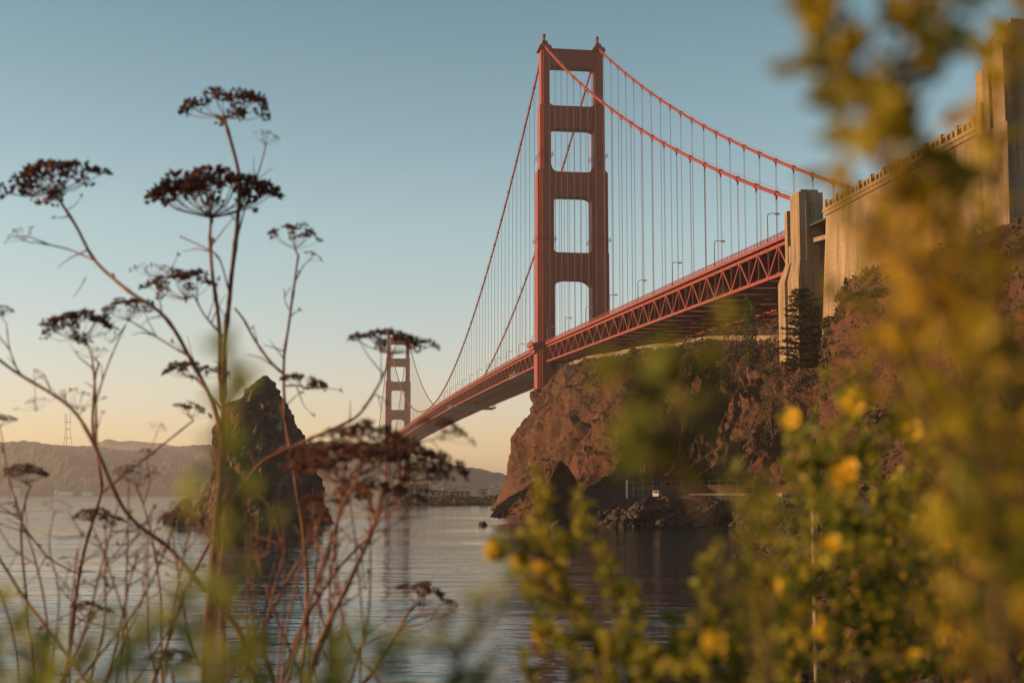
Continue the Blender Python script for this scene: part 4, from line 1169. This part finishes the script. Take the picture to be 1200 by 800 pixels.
fennel('dark dried fennel stem forking low with a long thin side branch', 3.2,
  [([(76, 800), (86, 726), (93, 670), (102, 633), (118, 578), (116, 550), (109, 500), (111, 450), (116, 425)], 4.6, 1.8, True), ([(118, 578), (171, 536), (227, 492)], 2.4, 1.4, False),
   ([(92, 672), (60, 655), (30, 620), (18, 590)], 1.6, 1, False), ([(86, 720), (100, 728), (106, 726)], 1.2, .8, False)],
  [(226, 478, 44, (.3, 1), .6, .45, False), (106, 712, 58, (.1, 1), .7, .4, False), (112, 410, 40, (0, 1), .5, .5, True)], 5)
fennel('dried fennel with an arching branch carrying a dark umbel before the far tower', 2.9,
  [([(180, 800), (215, 700), (258, 610), (300, 548), (350, 520), (395, 500), (421, 485), (440, 456), (455, 426)], 4, 2, True), ([(424, 478), (440, 462), (446, 480)], 1, .7, False), ([(300, 548), (290, 520), (286, 500)], 1.4, 1, False)],
  [(460, 396, 92, (.1, 1), .8, .38, False), (286, 488, 40, (0, 1), .4, .4, True)], 6)
fennel('dried fennel with ruddy spreading umbels below the far tower', 2.3,
  [([(362, 800), (378, 745), (405, 690), (430, 635), (446, 590), (452, 565)], 7, 3, True), ([(438, 612), (432, 585), (412, 568), (400, 560)], 2.6, 2, False), ([(449, 580), (470, 565), (480, 560)], 2.2, 1.8, False), ([(420, 660), (436, 620), (470, 590), (500, 572)], 2.2, 1.4, False)],
  [(398, 536, 128, (-.15, 1), .9, .42, False), (478, 533, 136, (.2, 1), 1.0, .42, False), (440, 575, 104, (0, 1), .6, .45, False), (508, 556, 80, (.4, 1), .5, .5, True)], 7)
fennel('slender pair of reddish fennel stems crossing above the water', 2.7,
  [([(390, 800), (386, 700), (392, 640), (398, 590), (404, 560)], 3.4, 2, True), ([(330, 800), (352, 735), (392, 672), (432, 628)], 4, 2.4, True), ([(268, 800), (300, 735), (330, 660), (318, 600), (300, 575)], 2.6, 1.2, True), ([(372, 800), (352, 700), (330, 640)], 2, 1, True)],
  [(404, 552, 58, (0, 1), .5, .5, True), (296, 566, 40, (-.2, 1), .4, .5, True)], 8)
fennel('low dried fennel with a small open umbel over the open water', 2.9,
  [([(415, 812), (440, 782), (466, 740), (480, 716), (492, 706)], 4.5, 2, True), ([(400, 772), (440, 748), (482, 734), (522, 720), (534, 716)], 1.6, .9, False), ([(470, 738), (486, 722), (508, 712)], 1.2, .9, False)],
  [(496, 690, 64, (.25, 1), .8, .55, False), (528, 705, 26, (.4, 1), .6, .5, False)], 9)
fennel('short dried fennel with dark umbel against the far waterline', 3.1,
  [([(40, 800), (30, 690), (24, 620), (30, 585), (36, 568)], 3, 1.6, True), ([(26, 610), (10, 560), (2, 510)], 1.6, 1, False), ([(0, 690), (14, 740), (22, 800)], 2, 1.4, False)],
  [(33, 552, 58, (.1, 1), .8, .45, False), (0, 490, 44, (0, 1), .6, .4, False), (84, 655, 32, (.2, 1), .4, .5, True)], 10)
fennel('bare rayed fennel umbel with curled tips above the far shore', 3.0,
  [([(190, 800), (188, 700), (180, 640), (168, 590), (160, 572)], 2.6, 1.4, True), ([(168, 592), (176, 560), (172, 540)], 1.4, .8, False)],
  [(160, 548, 58, (-.05, 1), .7, .7, True), (174, 528, 24, (.1, 1), .4, .5, False), (186, 498, 28, (.2, 1), .35, .5, True)], 11)
fennel('lowest dried fennel umbels near the bottom of the thicket', 2.5,
  [([(205, 815), (202, 795), (200, 782)], 3, 2, True), ([(120, 810), (150, 740), (168, 700), (170, 640)], 2.6, 1.2, True), ([(262, 800), (262, 760), (272, 700), (288, 640)], 2.4, 1, True)],
  [(200, 768, 62, (0, 1), .7, .4, False), (170, 630, 32, (0, 1), .35, .5, True), (290, 632, 34, (.2, 1), .35, .5, True)], 12)

fennel('thick ruddy double stalk of dried fennel low before the sea stack', 2.2,
  [([(238, 800), (243, 740), (247, 680), (252, 620), (258, 560), (262, 520)], 9, 4.5, True), ([(262, 800), (262, 740), (258, 680), (262, 610), (270, 560)], 7, 3, True), ([(250, 640), (232, 610), (212, 600)], 2, 1, False)],
  [(205, 594, 44, (-.3, 1), .4, .5, True)], 13)
fennel('tangle of bare crossing dried fennel stems low over the water', 2.6,
  [([(344, 772), (322, 719), (303, 651), (292, 610)], 3, 1.6, True), ([(288, 788), (317, 719), (351, 656), (372, 610)], 4.5, 2, True), ([(98, 792), (63, 744), (29, 700), (0, 656), (-20, 630)], 3.6, 2.4, True), ([(102, 788), (161, 710), (195, 640), (205, 600)], 2.8, 1.6, True),
   ([(166, 788), (200, 734), (215, 690)], 2.4, 1.2, True), ([(60, 800), (70, 700), (58, 640), (64, 600)], 2.2, 1, True), ([(400, 800), (372, 700), (372, 640), (366, 590)], 3, 1.6, True)],
  [(376, 585, 60, (0, 1), .6, .5, False), (66, 590, 36, (0, 1), .35, .5, True), (218, 676, 34, (.2, 1), .35, .5, True)], 14)
fennel('dried fennel with ragged ruddy heads hanging just beside the sea stack', 2.0,
  [([(330, 820), (352, 740), (378, 660), (400, 600), (418, 560), (430, 530)], 5, 2.4, True), ([(404, 590), (388, 560), (372, 545)], 2.4, 1.6, False), ([(420, 556), (452, 540), (486, 520), (520, 512)], 2, 1.2, False)],
  [(376, 528, 92, (-.25, 1), .8, .45, False), (436, 508, 104, (.1, 1), 1.05, .42, False), (524, 500, 70, (.4, 1), .6, .4, False)], 15)

re_ = random.Random(91)
for lab, x0, x1, Y, n_, y0, y1 in (('thin brown fennel stems crowded at the frame corner over the water', -10, 150, 2.7, 9, 560, 700), ('fine tangled fennel stems in front of the rock reflection', 150, 330, 2.5, 10, 580, 720),
                     ('fine ruddy fennel stems tangled under the spreading umbels', 320, 470, 2.3, 10, 560, 690)):
    st_, um_ = [], []
    for k in range(n_):
        xa = re_.uniform(x0, x1); lean = re_.uniform(-75, 75); yt = re_.uniform(y0, y1); bend = re_.uniform(-22, 22)
        pts = [(xa, 810), (xa + lean * .3 + bend, 810 - (810 - yt) * .35), (xa + lean * .7 + bend * .6, 810 - (810 - yt) * .75), (xa + lean, yt)]
        st_.append((pts, re_.uniform(2.2, 4.2), 1.2, True))
        b0 = pts[2]; sd_ = re_.choice((-1, 1)); e0 = (b0[0] + sd_ * re_.uniform(20, 50), b0[1] - re_.uniform(15, 60)); st_.append(([b0, ((b0[0] + e0[0]) / 2 + 4 * sd_, (b0[1] + e0[1]) / 2 + 5), e0], 1.5, .8, False))
        if k % 2 == 0: um_.append((xa + lean, yt - 8, re_.uniform(26, 52), (lean * .004, 1), re_.uniform(.5, .8), re_.uniform(.35, .6), k % 4 == 0))
    fennel(lab, Y, st_, um_, 40 + n_ + int(x0))

# leafy flowering bushes
def leafy(stem_mb, leaf_mb, pts, r0, r1, leaf, step, r, whorl=2, spread=.8):
    """a twig with leaves all along it"""
    w = smooth_path(pts, 5); n = len(w)
    stem_mb.tube(w, [r0 + (r1 - r0) * i / (n - 1) for i in range(n)], 4, False)
    acc = 0.0
    for a, b_ in zip(w[:-1], w[1:]):
        d = b_ - a; L = d.length; acc += L
        while acc > step:
            acc -= step
            p = a.lerp(b_, r.random()); t = d.normalized()
            for _ in range(whorl):
                q = rv(r); q = (q - t * q.dot(t)).normalized()
                dr = t * r.uniform(.3, .9) + q * spread
                l = leaf * r.uniform(.55, 1.25)
                leafquad(leaf_mb, p, dr, l, l * r.uniform(.42, .66))
def flower(parent, p, size, r):
    """open yellow blossom of rounded petals"""
    q = MB(); ax = (Vector((r.uniform(-.6, .2), -.8, r.uniform(0, .6)))).normalized()
    x = ax.cross(Vector((0, 0, 1))).normalized(); y = ax.cross(x)
    for k in range(5):
        a = k * 1.2566 + r.uniform(-.15, .15); d = x * cos(a) + y * sin(a); sd = ax.cross(d)
        o = len(q.v); L = size * .55 * r.uniform(.9, 1.1); w = size * .34
        q.v.extend([p, p + d * L * .4 + sd * w * .6 + ax * L * .25, p + d * L * .85 + sd * w * .7 + ax * L * .5, p + d * L + ax * L * .5, p + d * L * .85 - sd * w * .7 + ax * L * .5, p + d * L * .4 - sd * w * .6 + ax * L * .25, p + d * L * .6 + ax * L * .18])
        q.f.extend([(o + 6, o + i, o + j) for i, j in ((0, 1), (1, 2), (2, 3), (3, 4), (4, 5), (5, 0))])
    q.blob(p + ax * size * .2, size * .2, (1, 1, 1), k, .3, 1)
    return q.build('flower', M['petal'], parent)
def bush(label, sprigs, flowers, lm, seed, leaf=.010, step=.0042, side=.05, gap=.022, cat='bush', name='flowering_bush', fsize=.016, group='flowering bushes in the foreground', whorl=2, rad=.0026, bare=2000):
    """sprigs: (pixel points from the foot up, distance); flowers: (px, py, distance)"""
    r = random.Random(seed)
    st, lf = MB(), MB()
    root = None; allpts = []
    for pts, Y in sprigs:
        Yf = Y if hasattr(Y, '__len__') else [Y] * len(pts)
        w = [P(a, b_, y) for (a, b_), y in zip(pts, Yf)]
        top = [q for q, (a, b_) in zip(w, pts) if b_ <= bare] or w
        if pts[0][1] > 760: w = root_down(w)
        if root is None: root = w[0].copy()
        sc = 1.0
        wv = smooth_path(w, 5)
        st.tube(wv, [rad * (1 - .7 * i / (len(wv) - 1)) for i in range(len(wv))], 5, False)
        path = smooth_path(top, 12); allpts.extend(path)
        leafy(st, lf, top[:], .0012, .0008, leaf, step * 1.6, r, whorl)
        acc = 0
        for i in range(len(path) - 1):
            d = path[i + 1] - path[i]; acc += d.length
            f = i / len(path)
            while acc > gap:
                acc -= gap
                p = path[i].lerp(path[i + 1], r.random()); t = d.normalized()
                q = rv(r); q = (q - t * q.dot(t)).normalized()
                dr = (t * r.uniform(.5, 1.1) + q * r.uniform(.5, 1)).normalized()
                L = side * r.uniform(.4, 1.15) * (1.15 - .6 * f)
                leafy(st, lf, [p, p + dr * L * .55 + t * L * .05, p + (dr + t * .25).normalized() * L], .0011, .0005, leaf * .92, step, r, whorl)
    t = empty(name, root, label, cat, group)
    st.build('branches', M['twig'], t); lf.build('foliage', lm, t)
    for f in flowers:
        fp_ = P(f[0], f[1], f[2]); nb = min(allpts, key=lambda q: (q - fp_).length)
        if (nb - fp_).length < .3:
            q = MB(); q.tube([nb, (nb + fp_) / 2 + Vector((0, 0, -.01)), fp_], [.0009, .0008, .0007], 4, False); lf2 = MB()
            leafy(q, lf2, [nb, (nb + fp_) / 2 + Vector((0, 0, -.01)), fp_], .0009, .0007, leaf, step * 1.2, r, 2)
            tw_ = q.build('flower_stalk', M['twig'], t); lf2.build('leaves', lm, tw_)
        flower(t, fp_, fsize * (f[3] if len(f) > 3 else 1) * r.uniform(.9, 1.1), r)
    return t

NB = dict(name='broom_bush')
bush('blurred olive spray hanging high in front of the anchorage', [([(1180, 800), (1165, 600), (1120, 430), (1080, 310), (1040, 210), (1010, 120), (985, 40), (975, -30)], .42), ([(1090, 330), (1060, 300), (1040, 270)], .40), ([(1050, 230), (1090, 170), (1120, 190)], .42),
      ([(1015, 140), (1050, 70), (1062, 10)], .41), ([(1000, 100), (965, 60), (950, 70)], .41), ([(1000, 130), (975, 90), (960, 20), (965, -30)], .43), ([(1030, 190), (1010, 150), (1000, 170)], .4), ([(1040, 200), (1062, 140), (1075, 60), (1070, -20)], .42)],
     [], M['leaf_b'], 101, .0125, .0042, .030, .0070, whorl=2, rad=.0016, **NB)
bush('blurred dark green shoot in front of the cliff', [([(905, 830), (870, 700), (825, 600), (790, 520), (760, 450), (700, 410)], .40), ([(800, 540), (822, 490), (832, 440), (838, 410)], .40), ([(780, 500), (750, 530), (745, 500)], .39), ([(815, 570), (850, 555), (880, 562)], .40),
      ([(790, 520), (800, 460), (790, 410)], .41), ([(770, 480), (740, 440), (735, 470)], .39)],
     [], M['leaf_c'], 102, .0115, .0054, .020, .0085, whorl=2, rad=.0012, bare=610, **NB)
bush('nearest ochre shoots massed over the frame edge', [([(1230, 800), (1215, 600), (1190, 420), (1170, 300), (1180, 180), (1195, 40), (1200, -20)], .5), ([(1150, 830), (1140, 640), (1100, 500), (1070, 400), (1040, 330), (1030, 250)], .55), ([(1195, 440), (1120, 380), (1080, 330)], .5), ([(1180, 340), (1130, 260), (1110, 200)], .5), ([(1120, 540), (1060, 450), (1010, 330)], .52),
      ([(1190, 420), (1150, 340), (1120, 300)], .52), ([(1090, 480), (1060, 400), (1090, 330)], .5), ([(1215, 600), (1170, 520), (1130, 430)], .5), ([(1180, 200), (1160, 140), (1180, 90)], .5)],
     [], M['leaf_b'], 103, .0125, .0060, .034, .0150, whorl=2, rad=.0018, **NB)
bush('leafy yellow flowered sprig rising over the shaded water', [([(790, 815), (740, 770), (700, 750), (668, 700), (645, 650), (632, 600), (625, 560)], 1.15), ([(668, 705), (640, 690), (618, 680)], 1.15), ([(650, 660), (620, 640), (590, 632)], 1.12), ([(700, 750), (660, 745), (638, 745)], 1.15), ([(650, 655), (672, 620), (676, 600)], 1.17), ([(690, 740), (662, 690), (655, 640)], 1.18)],
     [(580, 648, 1.12, 1.2), (610, 657, 1.13, .9), (636, 665, 1.14, .8), (632, 744, 1.15, .8)], M['leaf_a'], 104, .0105, .0036, .034, .0072)
bush('slim leafy shoots standing upright above the bottom edge', [([(760, 830), (740, 790), (722, 720), (712, 670), (702, 632)], 1.1), ([(735, 820), (738, 780), (745, 720), (742, 690)], 1.12), ([(800, 830), (818, 760), (830, 700), (832, 655)], 1.05), ([(850, 830), (840, 760), (838, 700)], 1.06), ([(780, 830), (790, 780), (786, 735)], 1.15), ([(700, 830), (690, 790), (700, 760)], 1.15),
      ([(860, 830), (868, 770), (856, 720)], 1.1), ([(660, 835), (668, 790), (662, 752)], 1.1), ([(720, 840), (708, 790), (716, 745)], 1.05), ([(610, 845), (618, 800), (612, 772)], 1.1), ([(745, 840), (752, 800), (765, 772)], 1.0), ([(830, 840), (812, 790), (806, 750)], 1.1), ([(770, 840), (764, 800), (756, 770)], 1.1)],
     [(836, 752, .9, 1.0), (801, 742, 1.1, .6)], M['leaf_a'], 105, .0105, .0036, .028, .0066)
rs = random.Random(77)
def env(x): return np.interp(x, [860, 900, 930, 960, 1000, 1050, 1100, 1200], [720, 640, 500, 470, 430, 450, 420, 380])
mass = []
for lab, m, Y0, Y1, xs, lw, fl in (
   ('bush with most of the yellow blossoms beside the hillside', 'leaf_a', 1.02, 1.2, np.linspace(905, 1075, 11), 1.0, [(928, 491, 1.0), (997, 474, 1.0, 1.25), (1058, 484, 1.0, 1.1), (1064, 502, 1.0, 1.1), (992, 552, 1.0, 1.1), (986, 564, 1.0, .8), (1023, 533, 1.02, .7), (895, 672, .98, 1.1), (903, 688, .98, 1.1), (888, 690, .98, .8), (975, 637, 1.0, .8), (965, 738, .98, 1.1), (1112, 643, 1.0, 1.15), (1016, 640, 1.0, .5), (940, 712, 1.0, .6), (1070, 770, .98, .6)]),
   ('dense green bush filling the lower corner', 'leaf_a', 1.5, 2.0, np.linspace(930, 1200, 11), 1.0, [(1100, 750, 1.6, 1.0), (1010, 700, 1.7, .8)]),
   ('dry bronze bush among the green ones in the corner', 'leaf_d', 1.3, 1.7, np.linspace(1040, 1210, 9), 1.0, [(1150, 700, 1.2, .6)]),
   ('low ochre leaved bush under the blossoms', 'leaf_b', 1.3, 1.8, np.linspace(870, 1190, 13), .8, [(945, 712, 1.4, .6), (1178, 690, 1.5, .7)]),
   ('blurred olive branches closest at the frame edge', 'leaf_d', .6, .8, np.linspace(1120, 1210, 3), 1.2, [])):
    sp = []
    for x in xs:
        if 925 < x < 985 and lw <= 1 and Y0 > 1.16: continue
        Y = rs.uniform(Y0, Y1); x += rs.uniform(-12, 12)
        top = env(x) + rs.uniform(0, 130) + (120 if lw < 1 else 0) - (40 if lw > 1 else 0)
        x0 = x + rs.uniform(-10, 60) if x > 960 else x - rs.uniform(0, 40)
        sp.append(([(x0, 830), ((x0 * .6 + x * .4) + rs.uniform(-15, 15), 830 - (830 - top) * .4), (x + rs.uniform(-15, 15), 830 - (830 - top) * .75), (x + rs.uniform(-25, 25), top)], Y))
    bush(lab, sp, fl, M[m], 200 + len(lab), .0115, .0050, .055 if lw <= 1 else .04, .0122, rad=.0024)
bush('soft blurred olive branches in front of the rocky shore bank below the road', [([(905, 840), (900, 740), (888, 660), (876, 600), (870, 556)], .75), ([(890, 840), (896, 740), (908, 650), (906, 580)], .8), ([(900, 745), (880, 700), (862, 672)], .75), ([(905, 665), (880, 640), (858, 628)], .78)],
     [], M['leaf_a'], 401, .010, .0046, .028, .0105, rad=.0015, **NB)
# near leafy sprigs low on the other side
bush('blurred yellow green sprig across the foot of the sea stack', [([(262, 840), (258, 720), (268, 620), (258, 540), (262, 470), (290, 430)], .42), ([(262, 600), (300, 580), (318, 600)], .42), ([(258, 540), (230, 560), (222, 590)], .43), ([(262, 500), (268, 440), (262, 410)], .42), ([(258, 740), (225, 710), (205, 690)], .43), ([(262, 800), (300, 760), (312, 740)], .43)], [], M['leaf_e'], 301, .011, .0050, .014, .013, whorl=2, rad=.0010, **NB)
bush('blurred green tips along the bottom edge under the fennel', [([(20, 840), (30, 780), (10, 720)], .6), ([(60, 850), (50, 790), (64, 740)], .6), ([(210, 850), (215, 770), (205, 700)], .55), ([(110, 860), (130, 800), (150, 770)], .6), ([(420, 860), (440, 790), (436, 745)], .55), ([(340, 860), (350, 800), (362, 770)], .6), ([(-10, 850), (-4, 780), (-8, 730)], .6), ([(40, 860), (44, 800), (38, 755)], .5), ([(90, 860), (92, 800), (100, 745)], .55), ([(160, 860), (170, 790), (180, 735)], .55), ([(250, 860), (246, 800), (236, 735)], .5), ([(300, 860), (306, 810), (296, 770)], .5), ([(450, 860), (462, 800), (470, 770)], .55), ([(370, 860), (378, 800), (384, 750)], .55), ([(390, 860), (395, 810), (405, 770)], .6)],
     [], M['leaf_e'], 302, .011, .0050, .022, .0110, whorl=2, rad=.0012, **NB)
bush('blurred green sprig tip beside the open water', [([(500, 850), (530, 790), (560, 730), (572, 690)], .6), ([(560, 740), (600, 705), (610, 700)], .6), ([(540, 790), (520, 750), (530, 720)], .6), ([(530, 840), (560, 800), (575, 770)], .6)], [], M['leaf_e'], 303, .009, .0048, .02, .0115, whorl=2, rad=.0012, **NB)

# ------------------------------------------------------------------ haze over the bay
def haze():
    q = MB(); q.box((0, 6400, 120), 15000, 13600, 244 + 10)
    m = bpy.data.materials.new('haze'); m.use_nodes = True; nt = m.node_tree
    nt.nodes.remove(nt.nodes['Principled BSDF'])
    v = nt.nodes.new('ShaderNodeVolumePrincipled'); v.inputs['Color'].default_value = (.9, .9, .92, 1); v.inputs['Density'].default_value = 0.000105; v.inputs['Anisotropy'].default_value = 0.2
    nt.links.new(v.outputs[0], nt.nodes['Material Output'].inputs['Volume'])
    tag(q.build('haze', m), kind='stuff')
haze()
